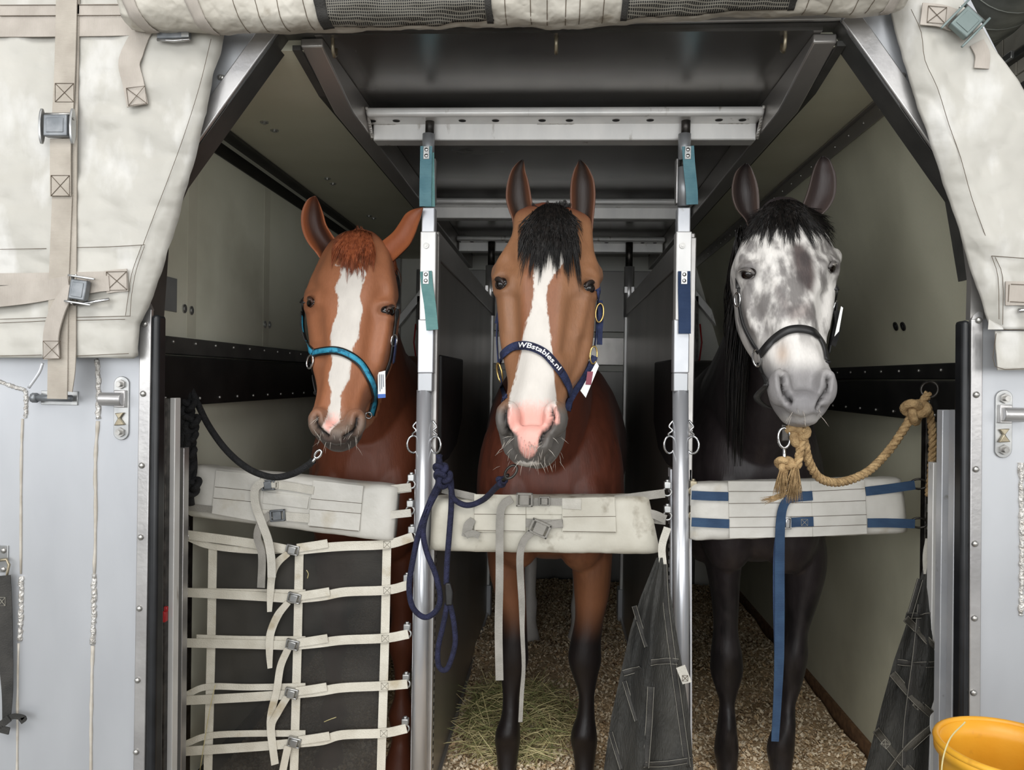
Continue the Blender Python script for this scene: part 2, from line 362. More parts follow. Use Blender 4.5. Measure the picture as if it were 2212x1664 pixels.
bolt_flat = MB().cyl((0, 0, 0), (0, 0, -0.004), 0.013, 18).cyl((0, 0, -0.003), (0, 0, -0.007), 0.007, 12).mesh('bolt', 'zinc')
for q in ((571, 263), (593, 281), (707, 385), (719, 396), (797, 466), (807, 471)):
    put('bolt', bolt_flat, ce, PZ(q[0], q[1], ZC))
bolt_x = MB().cyl((0, 0, 0), (0.004, 0, 0), 0.0135, 18).cyl((0.003, 0, 0), (0.007, 0, 0), 0.007, 12).mesh('bolt', 'zinc')
for q in ((397, 667), (412, 671), (571, 701), (581, 702)):
    put('bolt', bolt_x, wl, PX(q[0], q[1], XL))
bolt_r = MB().cyl((0, 0, 0), tuple(RWN*0.004), 0.014, 18).cyl(tuple(RWN*0.003), tuple(RWN*0.007), 0.007, 12).mesh('bolt', 'rail_black')
for q in ((1936, 705), (1952, 705)):
    put('bolt', bolt_r, wr, PPL(q[0], q[1], RWP, RWN))
a, b = PX(344, 593, XL), PX(380, 675, XL)
MB().box((XL, a.y, b.z), (XL+0.003, b.y, a.z)).build('cover_plate', 'grey_plate', wl, bev=0.001)
for q in (416, 577):
    a = PX(q, 500, XL); MB().box((XL, a.y-0.03, 1.48), (XL+0.0004, a.y+0.03, ZC-0.08)).build('joint_shade', 'cream_joint_shade', wl)  # thin darker strips: soft shadow at the panel joints put into the colour
# corner strips between wall and ceiling
cs = MB(); cs.box((XL, 1.95, ZC-0.012), (XL+0.05, YB, ZC-0.001)).build('corner_strip', 'rail_grey', wl)
MB().box((XL, 1.95, ZC-0.075), (XL+0.006, YB, ZC-0.03)).build('corner_gasket', 'rail_black', wl)
rv_small = MB().ell((0, 0, 0), 0.005, 0.005, 0.005, 8, 5).mesh('rivet', 'rivet', True)
p0 = Vector((XR1, 0, ZR1)); dn = (Vector((XR0, 0, ZR0))-p0).normalized()
MB().prism([p0+RWN*0.001, p0+RWN*0.006, p0+dn*0.045+RWN*0.006, p0+dn*0.045+RWN*0.001], (0, YB-1.95, 0)).build('corner_strip', 'alu_dull', wr).location.y += 1.95
MB().box((XR1-0.018, 1.95, ZR1-0.006), (XR1, YB, ZR1-0.001)).build('corner_strip', 'alu_dull', wr)
for k in range(26):
    put('rivet', rv_small, wr, p0+dn*0.024+RWN*0.006+Vector((0, 2.02+k*0.12, 0)))
# padded side rails
def rail(s, wall, z0, z1, zg, x):
    MB().box((x, 1.98, z0), (x-0.045*s, YB, zg)).build('side_rail', 'rail_black', wall, bev=0.006)
    MB().box((x, 1.98, zg+0.004), (x-0.03*s, YB, z1)).build('rail_cap', 'rail_grey' if s < 0 else 'rail_black', wall, bev=0.004)
    for k in range(22):
        put('rivet', rv_small, wall, (x-0.031*s, 2.05+k*0.14, zg+0.03 if s > 0 else zg+0.04))
        put('rivet', rv_small, wall, (x-0.046*s, 2.05+k*0.14, z0+0.02))
rail(-1, wl, 1.275, 1.475, 1.42, XL)
rail(1, wr, 1.265, 1.435, 1.385, XR0)
# kick plates
for s, wall, x in ((-1, wl, XL), (1, wr, XR0)):
    MB().box((x, 2.0, 0.0), (x-0.012*s, YB, 0.10)).build('kick_strip', 'chip_dark' if s > 0 else 'rail_grey', wall)
# back wall
bk = struct(MB().box((-1.3, YB, 0), (1.3, YB+0.05, 2.3)).build('wall_back', 'cream_back'), 'rear wall of the stall behind the horses')
def bbox_(px0, py0, px1, py1, y0, y1, mat, name, bev=0.003):
    a, b = P(px0, py0, y0), P(px1, py1, y0)
    return MB().box((a.x, y0, b.z), (b.x, y1, a.z)).build(name, mat, bk, bev=bev)
bbox_(900, 582, 1500, 720, YB-0.03, YB, 'rear_sheet', 'rear_door')
bbox_(900, 724, 1500, 792, YB-0.03, YB, 'alu_dull', 'rear_door')
bbox_(900, 796, 1500, 1290, YB-0.03, YB, 'rear_sheet', 'rear_door')
for s in (-1, 1):
    cx = 1205
    q = [P(cx+s*a, b, YB-0.10) for a, b in ((270, 615), (392, 765), (404, 758), (290, 615))]
    MB().prism(q, (0, 0.06, 0)).build('diagonal_brace', 'alu_bright', bk, bev=0.004)
    q = [P(cx+s*a, b, YB-0.10) for a, b in ((298, 640), (304, 640), (304, 1000), (298, 1000))]
    MB().prism(q, (0, 0.06, 0)).build('door_bar', 'dark_pin', bk)
    MB().tube([P(cx+s*307, 700, YB-0.12), P(cx+s*311, 740, YB-0.12), P(cx+s*303, 800, YB-0.12)], 0.005, 6).build('red_cord', 'red_plastic', bk, True)
    MB().box((s*1.12, YB-0.06, 0), (s*1.06, YB, 2.16)).build('corner_post', 'alu_dull', bk)
for px in (1053, 1342):
    pass
# ---------------------------------------------------------------- stall front: panels and door frame
xo0, xo1 = -1.45, 1.30
def lin_x(px, py): return P(px, py, YF)
pL = [(318, 1700), (318, 700), (333, 480), (374, 390), (607, 66), (1815, 47), (2078, 420), (2108, 600), (2110, 1700)]
inner = [P(x, y, YF) for x, y in pL]
inner[0].z = 0; inner[-1].z = 0
fw = MB()
# left, top and right fields of the front plate, built round the opening
zt = 2.36
fw.prism([Vector((xo0, YF, 0)), inner[0], inner[1], inner[2], inner[3], Vector((xo0, YF, inner[3].z))], (0, 0.03, 0))
fw.prism([Vector((xo0, YF, inner[3].z)), inner[3], inner[4], Vector((inner[4].x, YF, zt)), Vector((xo0, YF, zt))], (0, 0.03, 0))
fw.prism([inner[4], inner[5], Vector((inner[5].x, YF, zt)), Vector((inner[4].x, YF, zt))], (0, 0.03, 0))
pr = P(2080, -10, YF); ps = P(2222, 285, YF)
fw.prism([inner[5], inner[6], Vector((ps.x, YF, ps.z)), Vector((pr.x-0.11, YF, zt)), Vector((inner[5].x, YF, zt))], (0, 0.03, 0))
fw.prism([inner[6], inner[7], inner[8], Vector((xo1, YF, 0)), Vector((xo1, YF, ps.z-0.25)), Vector((ps.x, YF, ps.z))], (0, 0.03, 0))
fr = struct(fw.build('wall_front', 'alu_panel'), 'bare aluminium front of the stall around the opening')
# roof and right outer skin so the stall is closed
mb = MB(); mb.box((xo0, YF+0.03, zt-0.02), (0.87, YB+0.1, zt)); mb.build('roof_skin', 'alu_panel', fr)
mb = MB(); mb.prism([Vector((0.865, YF+0.03, zt)), Vector((1.215, YF+0.03, 1.68)), Vector((1.235, YF+0.03, 1.68)), Vector((0.885, YF+0.03, zt))], (0, YB-YF, 0)); mb.box((1.215, YF+0.03, 0), (1.235, YB, 1.68)); mb.build('side_skin', 'alu_panel', fr)
MB().box((xo0, YF+0.03, 0), (xo0+0.02, YB, zt)).build('side_skin', 'alu_panel', fr)
# jamb returns between the frame and the inner walls
for s, x, w_ in ((-1, XL, inner[1].x), (1, XR0, inner[7].x)):
    MB().box((x, 1.93, 0), (w_, 1.95, 2.1)).build('jamb_panel', 'alu_dull', fr) if False else None
# angle bar along the top opening (two slanted legs and the lintel)
def angle_bar(a, b, name):
    d = (b-a); t = d.normalized(); n = Vector((t.z, 0, -t.x))
    ctr = P(1205, 700, YF); 
    if n.dot(ctr-a) < 0: n = -n
    mb = MB()
    mb.prism([a+n*0.0, b+n*0.0, b-n*0.042, a-n*0.042], (0, -0.012, 0))
    o = mb.build(name, 'alu_frame', fr, bev=0.003)
    MB().prism([a+n*0.002, b+n*0.002, b-n*0.008, a-n*0.008], (0, 0.075, 0)).build('frame_return', 'rail_grey', fr)
    return o
angle_bar(inner[3], inner[4], 'slanted_frame'); angle_bar(inner[4], inner[5], 'lintel'); angle_bar(inner[5], inner[6], 'slanted_frame')
for a, b in ((1, 2), (2, 3), (6, 7)):
    angle_bar(inner[a], inner[b], 'slanted_frame')
MB().prism([P(x, y, YF-0.002) for x, y in ((2078, 440), (2112, 560), (2130, 690), (2096, 690), (2098, 600))], (0, 0.02, 0)).build('jamb_strip', 'alu_dull', fr)
rv = MB().ell((0, 0, 0), 0.0075, 0.006, 0.0075, 12, 6).mesh('rivet', 'rivet', True)
for q in ((480, 168), (476, 167), (1950, 164), (1858, 34)):
    put('rivet', rv, fr, P(q[0], q[1], YF-0.001))
# vertical edge angles, rubber seals
def edge(xs, top, bot, mat, name, y0, y1, bev=0.002):
    q = [P(xs[0], top, y0), P(xs[1], top, y0), P(xs[3], bot, y0), P(xs[2], bot, y0)]
    return MB().prism(q, (0, y1-y0, 0)).build(name, mat, fr, bev=bev)
edge((302, 327, 286, 311), 668, 1760, 'alu_frame', 'edge_angle', YF-0.012, YF)
edge((326, 343, 311, 333), 680, 1760, 'rubber', 'rubber_seal', YF-0.02, YF+0.02, 0.008)
MB().prism([P(x, y, YF-0.010) for x, y in ((303, 670), (303, 655), (312, 648), (322, 656), (328, 670))], (0, 0.012, 0)).build('edge_cap', 'alu_frame', fr)
edge((2098, 2124, 2092, 2117), 690, 1760, 'alu_frame', 'edge_angle', YF-0.012, YF)
edge((2080, 2098, 2073, 2093), 692, 1760, 'rubber', 'rubber_seal', YF-0.02, YF+0.02, 0.008)
MB().prism([P(x, y, YF-0.010) for x, y in ((2098, 692), (2104, 680), (2114, 673), (2124, 676), (2124, 692))], (0, 0.012, 0)).build('edge_cap', 'alu_frame', fr)
for k, q in enumerate(((313, 700), (309, 851), (306, 1006), (304, 1161), (301, 1315), (297, 1470), (294, 1625))):
    put('rivet', rv, fr, P(q[0], q[1], YF-0.013))
for q in ((2114, 692), (2109, 853), (2108, 1014), (2106, 1175), (2105, 1336), (2103, 1497)):
    put('rivet', rv, fr, P(q[0], q[1], YF-0.013))
# weld seams on the front plate
def seam(pts, r, mat='weld', nm='weld_bead', jag=0.0015, n=6):
    path = pxpath(pts, YF-0.001, n); path = [p+Vector((RS.uniform(-jag, jag), 0, 0)) for p in path]
    return MB().tube(path, [r*RS.uniform(0.75, 1.25) for _ in path], 7).build(nm, mat, fr, True)
seam([(209, 776), (213, 830), (212, 905)], 0.006, n=12)
seam([(204, 1240), (203, 1310), (201, 1392)], 0.006, n=14)
seam([(212, 910), (206, 1000), (207, 1100), (204, 1240)], 0.004, 'sealant', 'sealant_line', 0.0005)
seam([(201, 1395), (198, 1500), (196, 1664), (195, 1740)], 0.004, 'sealant', 'sealant_line', 0.0005)
seam([(49, 905), (46, 1000), (45, 1240)], 0.003, 'sealant', 'sealant_line', 0.0002)
seam([(46, 1245), (46, 1310), (43, 1385)], 0.006, n=14)
seam([(40, 1390), (38, 1500), (37, 1664), (36, 1740)], 0.003, 'sealant', 'sealant_line', 0.0002)
seam([(0, 825), (30, 836), (55, 843)], 0.005, n=8); seam([(55, 843), (57, 870), (55, 903)], 0.005, n=8)
seam([(2205, 1000), (2207, 1200), (2205, 1330)], 0.006, n=18)
# latch brackets
def latch(px, py, s):
    lt = MB()
    c = P(px, py, YF)
    plate = []
    for k in range(24):
        a = 2*math.pi*k/24; plate.append(c+Vector((0.019*math.cos(a)*1.0, -0.001, (0.058 if math.sin(a) > 0 else -0.058)+0.019*math.sin(a))))
    o = MB().prism(plate, (0, -0.004, 0)).build('latch_plate', 'zinc', fr, bev=0.001)
    for dz in (0.058, -0.058):
        MB().cyl(c+Vector((0, -0.004, dz)), c+Vector((0, -0.011, dz)), 0.0115, 6).cyl(c+Vector((0, -0.010, dz)), c+Vector((0, -0.020, dz)), 0.006, 10).build('latch_bolt', 'rivet', o)
    MB().cyl(c+Vector((s*0.045, -0.016, 0.022)), c+Vector((-s*0.010, -0.016, 0.022)), 0.016, 16).box(c+Vector((-0.014, -0.014, 0.002)), c+Vector((0.014, -0.004, 0.044))).build('latch_tube', 'alu_frame', o, bev=0.002)
    MB().prism([c+Vector((-0.012, -0.005, -0.012)), c+Vector((0.010, -0.005, -0.010)), c+Vector((0.0, -0.005, -0.024)), c+Vector((0.012, -0.005, -0.040)), c+Vector((-0.014, -0.005, -0.042)), c+Vector((-0.004, -0.005, -0.024))], (0, -0.008, 0)).build('latch_tongue', 'brass_hook', o, bev=0.002)
latch(264, 882, -1); latch(2166, 916, 1)
# strap anchor
c = P(130, 860, YF)
an = MB().box(c+Vector((-0.046, -0.004, -0.017)), c+Vector((0.046, 0, 0.017))).build('strap_anchor', 'zinc', fr, bev=0.001)
MB().cyl(c+Vector((-0.055, -0.018, 0.0)), c+Vector((0.04, -0.018, 0.0)), 0.008, 12).cyl(c+Vector((-0.058, -0.018, 0)), c+Vector((-0.046, -0.018, 0)), 0.012, 8).build('anchor_pin', 'buckle_steel', an, True)
# hooks under the lintel
for k, (px, py) in enumerate(((719, 68), (1202, 60), (1697, 56))):
    c = P(px, py, YF+0.04)
    h = MB(); h.tube([c+Vector((0, 0, 0.006)), c+Vector((0, 0, -0.03)), c+Vector((0, 0.004, -0.048)), c+Vector((0, 0.016, -0.054)), c+Vector((0.0, 0.028, -0.046)), c+Vector((0, 0.03, -0.03))], 0.0048, 8)
    h = h.build('hook', 'brass_hook', fr, True)
    MB().box(c+Vector((-0.03, -0.012, 0.0)), c+Vector((0.03, 0.014, 0.004))).build('hook_plate', 'alu_dull', h, bev=0.001)
    for s in (-1, 1): MB().ell(c+Vector((0.021*s, 0, -0.001)), 0.008, 0.008, 0.003, 12, 6).build('hook_rivet', 'rivet', h, True)
# sliding gate guides inside the jambs, left and right
def vbar(px0, px1, Y, top, mat, name, d=0.03, bot=1780):
    a = P(px0, top, Y); b = P(px1, top, Y); a2 = P(px0-8, bot, Y); b2 = P(px1-8, bot, Y)
    for q in (a2, b2): q.z = 0.0
    return MB().prism([a, b, b2, a2], (0, d, 0)).build(name, mat, fr, bev=0.002)
vbar(346, 360, 1.98, 860, 'dark_pin', 'guide_channel'); vbar(360, 379, 2.0, 860, 'alu_bright', 'guide_channel'); vbar(379, 398, 2.10, 968, 'alu_frame', 'guide_channel')
vbar(343, 348, 1.96, 858, 'alu_bright', 'guide_channel')
vbar(2036, 2060, 2.05, 886, 'tube_white', 'guide_channel'); vbar(2063, 2083, 2.0, 886, 'tube_white', 'guide_channel'); vbar(2016, 2030, 2.15, 1000, 'alu_bright', 'guide_channel')
c = P(357, 1328, 1.99)
MB().box(c+Vector((-0.006, -0.016, -0.016)), c+Vector((0.008, 0.0, 0.012))).cyl(c+Vector((0.006, -0.008, 0.01)), c+Vector((0.006, -0.008, 0.024)), 0.006, 8).build('red_catch', 'red_plastic', fr, bev=0.003)
# ---------------------------------------------------------------- hangar wall of painted blocks, duct, strut rails
XH = 3.6
hw = struct(MB().box((XH+0.02, 4.5, -0.36), (XH+0.2, 13, 6.5)).build('wall_hangar', 'mortar'), 'painted concrete block wall of the hangar beyond the stall')
blk = MB().box((-0.015, -0.193, -0.093), (0.02, 0.193, 0.093)).mesh('block', 'block_paint')
for r in range(17):
    for k in range(9):
        put('block', blk, hw, (XH+0.015, 4.9+0.4*k+(0.2 if r % 2 else 0), 1.75+0.2*r), bev=0.004, seg=1)
for q in ((2170, 140), (2190, 200)):
    p = PX(q[0], q[1], XH-0.03)
    sr = MB().box((XH-0.06, 4.7, p.z-0.025), (XH-0.0005, 9.5, p.z+0.025)).build('strut_rail', 'strut', None, bev=0.004)
    tag(sr, 'dark metal conduit rail on block wall, ' + ('upper of the two, carrying a clamp' if q[1] == 140 else 'lower of the two'), 'rail')
    if q[1] == 140:
        p = PX(2178, 124, XH-0.07)
        MB().box((XH-0.085, p.y-0.06, p.z-0.03), (XH-0.05, p.y+0.06, p.z+0.03)).build('clamp', 'zinc', sr, bev=0.006)
dp = thing('spiral_duct', 'large grey spiral ventilation duct high above the right canvas', 'duct', (3.2, 5.5, 5.2))
def dpt(y): return Vector((3.2, y, 5.15))
p1 = PX(2150, 66, 3.0); p1.z += 0.28
MB().cyl((3.0, 4.3, p1.z+0.1), (3.0, 9.5, p1.z+0.1), 0.38, 40).build('duct_pipe', 'duct', dp, True)
for k in range(20):
    MB().torus((3.0, 4.4+k*0.25, p1.z+0.1), (0, 1, 0.05), 0.383, 0.007, 36, 5).build('duct_seam', 'duct', dp, True)
# ---------------------------------------------------------------- canvas covers on the stall front
YC = 1.80
def sheet(rows, n, Y, amp, name, mat, parent, edge_fn=None, th=0.004, sc=5.0, wrap=None):
    """rows: (py, x_left, x_right); a wrinkled sheet of cloth between the two traced borders"""
    ys = np.array([r[0] for r in rows], float); xl = np.array([r[1] for r in rows], float); xr = np.array([r[2] for r in rows], float)
    yy = np.linspace(ys[0], ys[-1], n); vs = []; fs = []; m = 46
    for i, y in enumerate(yy):
        a, b = np.interp(y, ys, xl), np.interp(y, ys, xr)
        for j in range(m):
            x = a+(b-a)*j/(m-1); p = P(x, y, Y)
            d = fbm((p.x*sc, 3.1+Y, p.z*sc))*amp + (abs(fbm((p.x*sc*1.7, 9.0, p.z*sc*1.7), 3))*-amp*1.2)
            if edge_fn: d += edge_fn(x, y, a, b)
            vs.append((p.x, p.y+d, p.z))
    for i in range(n-1):
        for j in range(m-1):
            q = i*m+j; fs.append((q, q+m, q+m+1, q+1))
    o = MB().add(vs, fs).build(name, mat, parent, True)
    sm = o.modifiers.new('t', 'SOLIDIFY'); sm.thickness = th; sm.offset = 1
    return o
def cam_buckle(cx, cy, wpx, hpx, Y, ang, parent, mat='buckle_steel', name='buckle'):
    """cam buckle: two side cheeks, a cross pin and a lever plate; ang turns it in the picture plane"""
    c = P(cx, cy, Y); k = Y/F; w_, h_ = wpx*k, hpx*k
    R = Matrix.Rotation(-ang, 3, 'Y')
    X, Z = R @ Vector((1, 0, 0)), R @ Vector((0, 0, 1)); B = Vector((0, -1, 0))
    o = MB().obox(c+B*0.011, X*w_*0.36, B*0.009, Z*h_*0.30).build(name, mat, parent, bev=0.003)
    MB().obox(c+B*0.0205, X*w_*0.26, B*0.001, Z*h_*0.20).build('lever', mat, o, bev=0.001)
    for s in (-1, 1):
        mb = MB(); q = []
        for t in range(14):
            a = 2*math.pi*t/14; q.append(c+X*(s*w_*0.43)+Z*(math.sin(a)*h_*0.5)+B*(0.011+0.010*math.cos(a)))
        mb.prism(q, X*(s*w_*0.07)); mb.build('cheek', 'zinc' if mat == 'buckle_steel' else mat, o, bev=0.001)
        MB().cyl(c+X*(s*w_*0.505)+Z*h_*0.2+B*0.012, c+X*(s*w_*0.53)+Z*h_*0.2+B*0.012, 0.0035, 8).build('pin_head', 'rivet', o)
    MB().cyl(c+X*w_*0.45+Z*h_*0.34+B*0.008, c-X*w_*0.45+Z*h_*0.34+B*0.008, 0.004, 8).build('bar', 'rivet', o, True)
    return o
# left cover
cv = thing('canvas_cover', 'off-white tarpaulin cover strapped over the stall front, left of the chestnut horse', 'tarpaulin', P(150, 772, YC))
rowsL = [(-70, -170, 478), (66, -170, 478), (72, -170, 477), (160, -170, 455), (300, -170, 424), (400, -170, 396), (500, -170, 366), (580, -170, 341), (640, -170, 320), (692, -170, 298), (696, -170, 293), (740, -170, 290), (768, -170, 288), (773, -170, 280)]
sheet(rowsL, 130, YC, 0.009, 'sheet', 'canvas', cv, lambda x, y, a, b: 0.020*max(0, 1-(b-x)/40)**2 - 0.004*max(0, 1-abs((b-x)-45)/30))
SY = YC-0.0125
stitch('stitching', [[(456, 84), (430, 190), (395, 300), (362, 390), (333, 465), (309, 529)], [(306, 530), (285, 590), (277, 640), (271, 682)], [(312, 532), (294, 585), (284, 640), (281, 684)],
                     [(0, 539), (100, 537)], [(165, 535), (240, 533), (313, 529)], [(0, 690), (110, 686)], [(150, 686), (280, 683)], [(0, 698), (110, 693)], [(165, 692), (270, 690)], [(0, 769), (90, 767)], [(165, 769), (278, 764)]], SY-0.002, cv, n=4)
stitch('stitching', [[(0, 11), (300, 10)], [(0, 34), (290, 33)]], SY-0.006, cv)
st = strap('strap', [(-40, 23), (140, 22), (300, 20)], 25, SY-0.003, 'webbing_flat', cv)
st = strap('strap', [(-40, 58), (140, 57), (310, 54)], 46, SY-0.001, 'webbing_flat', cv)
st = strap('strap', [(-40, 604), (140, 602), (270, 598)], 27, SY-0.001, 'webbing_flat', cv)
st = strap('strap', [(-40, 645), (60, 634), (150, 618)], 46, SY-0.008, 'webbing_flat', cv)
# long vertical strap with buckle
strap('strap', [(156, -60), (153, 150), (150, 300), (149, 500), (148, 640), (147, 780), (140, 845)], 36, SY-0.003, 'webbing', cv)
v1 = strap('strap', [(145, -60), (143, 60), (140, 160), (136, 240), (133, 262)], 48, SY-0.010, 'webbing', cv)
stitch('stitching', xbox(139, 200, 40, 40), SY-0.0125, v1)
v2 = strap('strap', [(131, 300), (131, 360), (131, 424)], 48, SY-0.012, 'webbing', cv)
stitch('stitching', xbox(130, 401, 40, 44), SY-0.0145, v2)
v3 = strap('strap', [(135, 420), (131, 520), (128, 600), (126, 700), (125, 800), (124, 862)], 46, SY-0.007, 'webbing', cv)
cam_buckle(130, 276, 76, 80, SY-0.012, 0, cv)
# short hanging strap end
h1 = strap('strap_tail', [(322, 58), (302, 80), (287, 112), (279, 140), (288, 180), (297, 228)], [26, 40, 46, 46, 46, 46], SY-0.008, 'webbing_flat', cv, n=6, nrm=(0.12, -1, 0))
stitch('stitching', xbox(295, 207, 40, 38, -0.12), SY-0.013, h1)
o = MB().obox(P(376, 76, SY-0.008), (0.038, 0, 0.001), (0, 0.008, 0), (0, 0, 0.010)).build('buckle', 'buckle_steel', cv, bev=0.003)
MB().obox(P(400, 74, SY-0.017), (0.009, 0, 0), (0, 0.002, 0), (0, 0, 0.007)).build('lever', 'zinc', o, bev=0.001)
MB().tube([P(340, 86, SY-0.012), P(375, 88, SY-0.014), P(410, 85, SY-0.012)], 0.0035, 6).build('bar', 'chrome', o, True)
# lower horizontal buckle, its sewn patch and tail
pt = strap('patch', [(228, 610), (250, 607), (276, 605)], 50, SY-0.004, 'webbing_flat', cv, n=3)
stitch('stitching', xbox(252, 607, 44, 40, -0.03), SY-0.007, pt)
strap('strap', [(190, 618), (215, 614), (236, 612)], 34, SY-0.007, 'webbing_flat', cv, n=3)
cam_buckle(178, 628, 62, 64, SY-0.012, math.pi/2-0.14, cv)
MB().tube([P(160, 658, SY-0.014), P(200, 653, SY-0.016), P(236, 647, SY-0.012)], 0.004, 6).build('bar', 'chrome', cv, True)
t1 = strap('strap_tail', [(156, 622), (135, 650), (118, 690), (110, 730), (112, 776)], [30, 38, 44, 44, 44], SY-0.016, 'webbing_flat', cv, nrm=(-0.25, -1, 0))
stitch('stitching', xbox(112, 756, 38, 38, 0.0), SY-0.024, t1)
MB().tube(pxpath([(92, 785), (84, 806), (62, 838)], SY, 6), 0.004, 6).build('cord', 'tube_white', cv, True)
# right cover
cr = thing('canvas_cover', 'off-white tarpaulin cover beside the slanted frame, right of the grey horse', 'tarpaulin', P(2170, 800, YC))
rowsR = [(-70, 1915, 2024), (0, 1932, 2072), (30, 1940, 2094), (100, 1958, 2142), (170, 1976, 2190), (260, 2003, 2252), (345, 2032, 2300), (430, 2064, 2300), (520, 2090, 2300), (590, 2110, 2300), (660, 2135, 2300), (712, 2152, 2300)]
sheet(rowsR, 110, YC, 0.009, 'sheet', 'canvas', cr, lambda x, y, a, b: 0.022*max(0, 1-(x-a)/40)**2 - 0.004*max(0, 1-abs((x-a)-45)/30))
sheet([(716, 2146, 2300), (740, 2147, 2300), (800, 2152, 2300)], 14, YC-0.004, 0.004, 'lower_flap', 'canvas', cr)
mb = MB(); q = [P(x, y, YC+0.002) for x, y in ((2024, -70), (2094, 30), (2190, 170), (2252, 260), (2300, 345), (2300, 800))]
for i in range(5): mb.add([q[i], q[i+1], q[i+1]+Vector((0, 1.6, 0)), q[i]+Vector((0, 1.6, 0))], [(0, 1, 2, 3)])
o = mb.build('side_sheet', 'canvas', fr); o.modifiers.new('t', 'SOLIDIFY').thickness = 0.004
stitch('stitching', [[(1968, 20), (1990, 70), (1998, 130), (2025, 190), (2050, 270), (2075, 340), (2100, 430), (2140, 540)], [(2142, 553), (2156, 600), (2158, 690)], [(2150, 556), (2166, 600), (2166, 702)], [(2142, 553), (2212, 558), (2260, 560)], [(2166, 712), (2230, 714)], [(2152, 720), (2150, 792), (2230, 796)]], SY-0.002, cr, n=3)
strap('patch', [(1990, 30), (2030, 34), (2062, 44)], 46, SY-0.004, 'webbing_flat', cr); stitch('stitching', xbox(2024, 32, 40, 36, 0.08), SY-0.007, cr)
strap('strap', [(2050, 42), (2075, 62), (2092, 80)], 26, SY-0.008, 'webbing_flat', cr, n=3)
cam_buckle(2080, 55, 62, 84, SY-0.010, -0.75, cr, 'green_buckle')
strap('strap', [(2110, 92), (2122, 118), (2120, 148)], 30, SY+0.004, 'webbing_flat', cr, n=4)
pp = strap('patch', [(2172, 634), (2200, 634), (2260, 634)], 50, SY-0.004, 'webbing_flat', cr, n=3); stitch('stitching', [[(2180, 615), (2178, 652)], [(2184, 614), (2230, 616)], [(2182, 652), (2230, 654)]], SY-0.007, pp)
MB().tube([P(2200, 672, SY-0.01), P(2230, 668, SY-0.01)], 0.005, 6).build('bar', 'chrome', cr, True)
MB().add([P(2136, 690, SY), P(2165, 705, SY), P(2168, 712, SY-0.01), P(2134, 712, SY)], [(0, 1, 2, 3)]).build('corner_fold', 'canvas', cr)
# rolled curtain above the opening
rc = thing('rolled_curtain', 'rolled-up off-white tarpaulin curtain with dark mesh windows above the opening', 'curtain', P(1150, 60, 1.775))
bx = [270, 300, 380, 470, 540, 600, 700, 900, 1060, 1200, 1345, 1500, 1715, 1850, 1940, 1955]; by = [58, 62, 64, 68, 66, 66, 62, 58, 49, 53, 45, 36, 24, 28, 24, 20]
YR, RR = 1.755, 0.058
def roll_c(px):
    yb = float(np.interp(px, bx, by)); p = P(px, yb, YR-0.005); return Vector((p.x, YR, p.z+RR))
def roll_pt(px, a, dr=0.0):
    c = roll_c(px); n = fbm((c.x*9, math.cos(a)*1.3, math.sin(a)*1.3), 3)*0.007 + fbm((c.x*24, math.cos(a)*3, math.sin(a)*3), 3)*0.003
    r = RR+n+dr; return c+Vector((0, -math.cos(a)*r, math.sin(a)*r))
pxs = list(np.linspace(278, 1950, 170)); K = 40
mb = MB(); mb.rings([[roll_pt(x, 2*math.pi*j/K) for j in range(K)] for x in pxs]); mb.build('roll', 'canvas_roll', rc, True)
def roll_band(x0, x1, a0, a1, mat, name, dr, n=24, k=18, slant=0, par=None, botfn=None):
    vs = []; fs = []
    for i in range(n):
        for j in range(k):
            t = j/(k-1); x = x0+(x1-x0)*i/(n-1); aa = a0+(a1-a0)*t
            if botfn and a0 < 0: aa = (a0+botfn(i/(n-1)))*(1-t)+a1*t
            vs.append(roll_pt(x+slant*(t-0.5), aa, dr))
    for i in range(n-1):
        for j in range(k-1): q = i*k+j; fs.append((q, q+k, q+k+1, q+1))
    o = MB().add(vs, fs).build(name, mat, par or rc, True); s_ = o.modifiers.new('t', 'SOLIDIFY'); s_.thickness = 0.0015; s_.offset = -1
    return o
w1 = roll_band(697, 1062, -1.45, 1.2, 'screen', 'mesh_window', 0.003, 40, 20, -12, botfn=lambda t: 0.15*t)
roll_band(692, 716, -1.50, 1.2, 'dark_web', 'window_hem', 0.0045, 5, 20, -14, w1); roll_band(1050, 1064, -1.40, 1.2, 'dark_web', 'window_hem', 0.0045, 5, 20, -6, w1)
w2 = roll_band(1347, 1712, -1.40, 1.2, 'screen', 'mesh_window', 0.003, 40, 20, 6, botfn=lambda t: 0.12*t)
roll_band(1342, 1356, -1.40, 1.2, 'dark_web', 'window_hem', 0.0045, 5, 20, 6, w2); roll_band(1702, 1716, -1.30, 1.2, 'dark_web', 'window_hem', 0.0045, 5, 20, 10, w2)
for x in (300, 432): roll_band(x-14, x+14, -1.7, 1.6, 'webbing_flat', 'band', 0.004, 5, 20, -50)
roll_band(1918, 1940, -1.7, 1.6, 'webbing_flat', 'band', 0.004, 5, 20, 30)
for x, sl in ((520, -36), (566, -30), (612, -26), (668, -20), (1092, -6), (1146, -4), (1182, 0), (1222, 2), (1252, 3), (1303, 5), (1745, 22), (1796, 26), (1852, 28), (1886, 30)):
    MB().tube([roll_pt(x+sl*(t-0.5), -1.6+3.0*t, 0.0008) for t in np.linspace(0, 1, 16)], 0.0009, 4).build('seam', 'thread', rc)
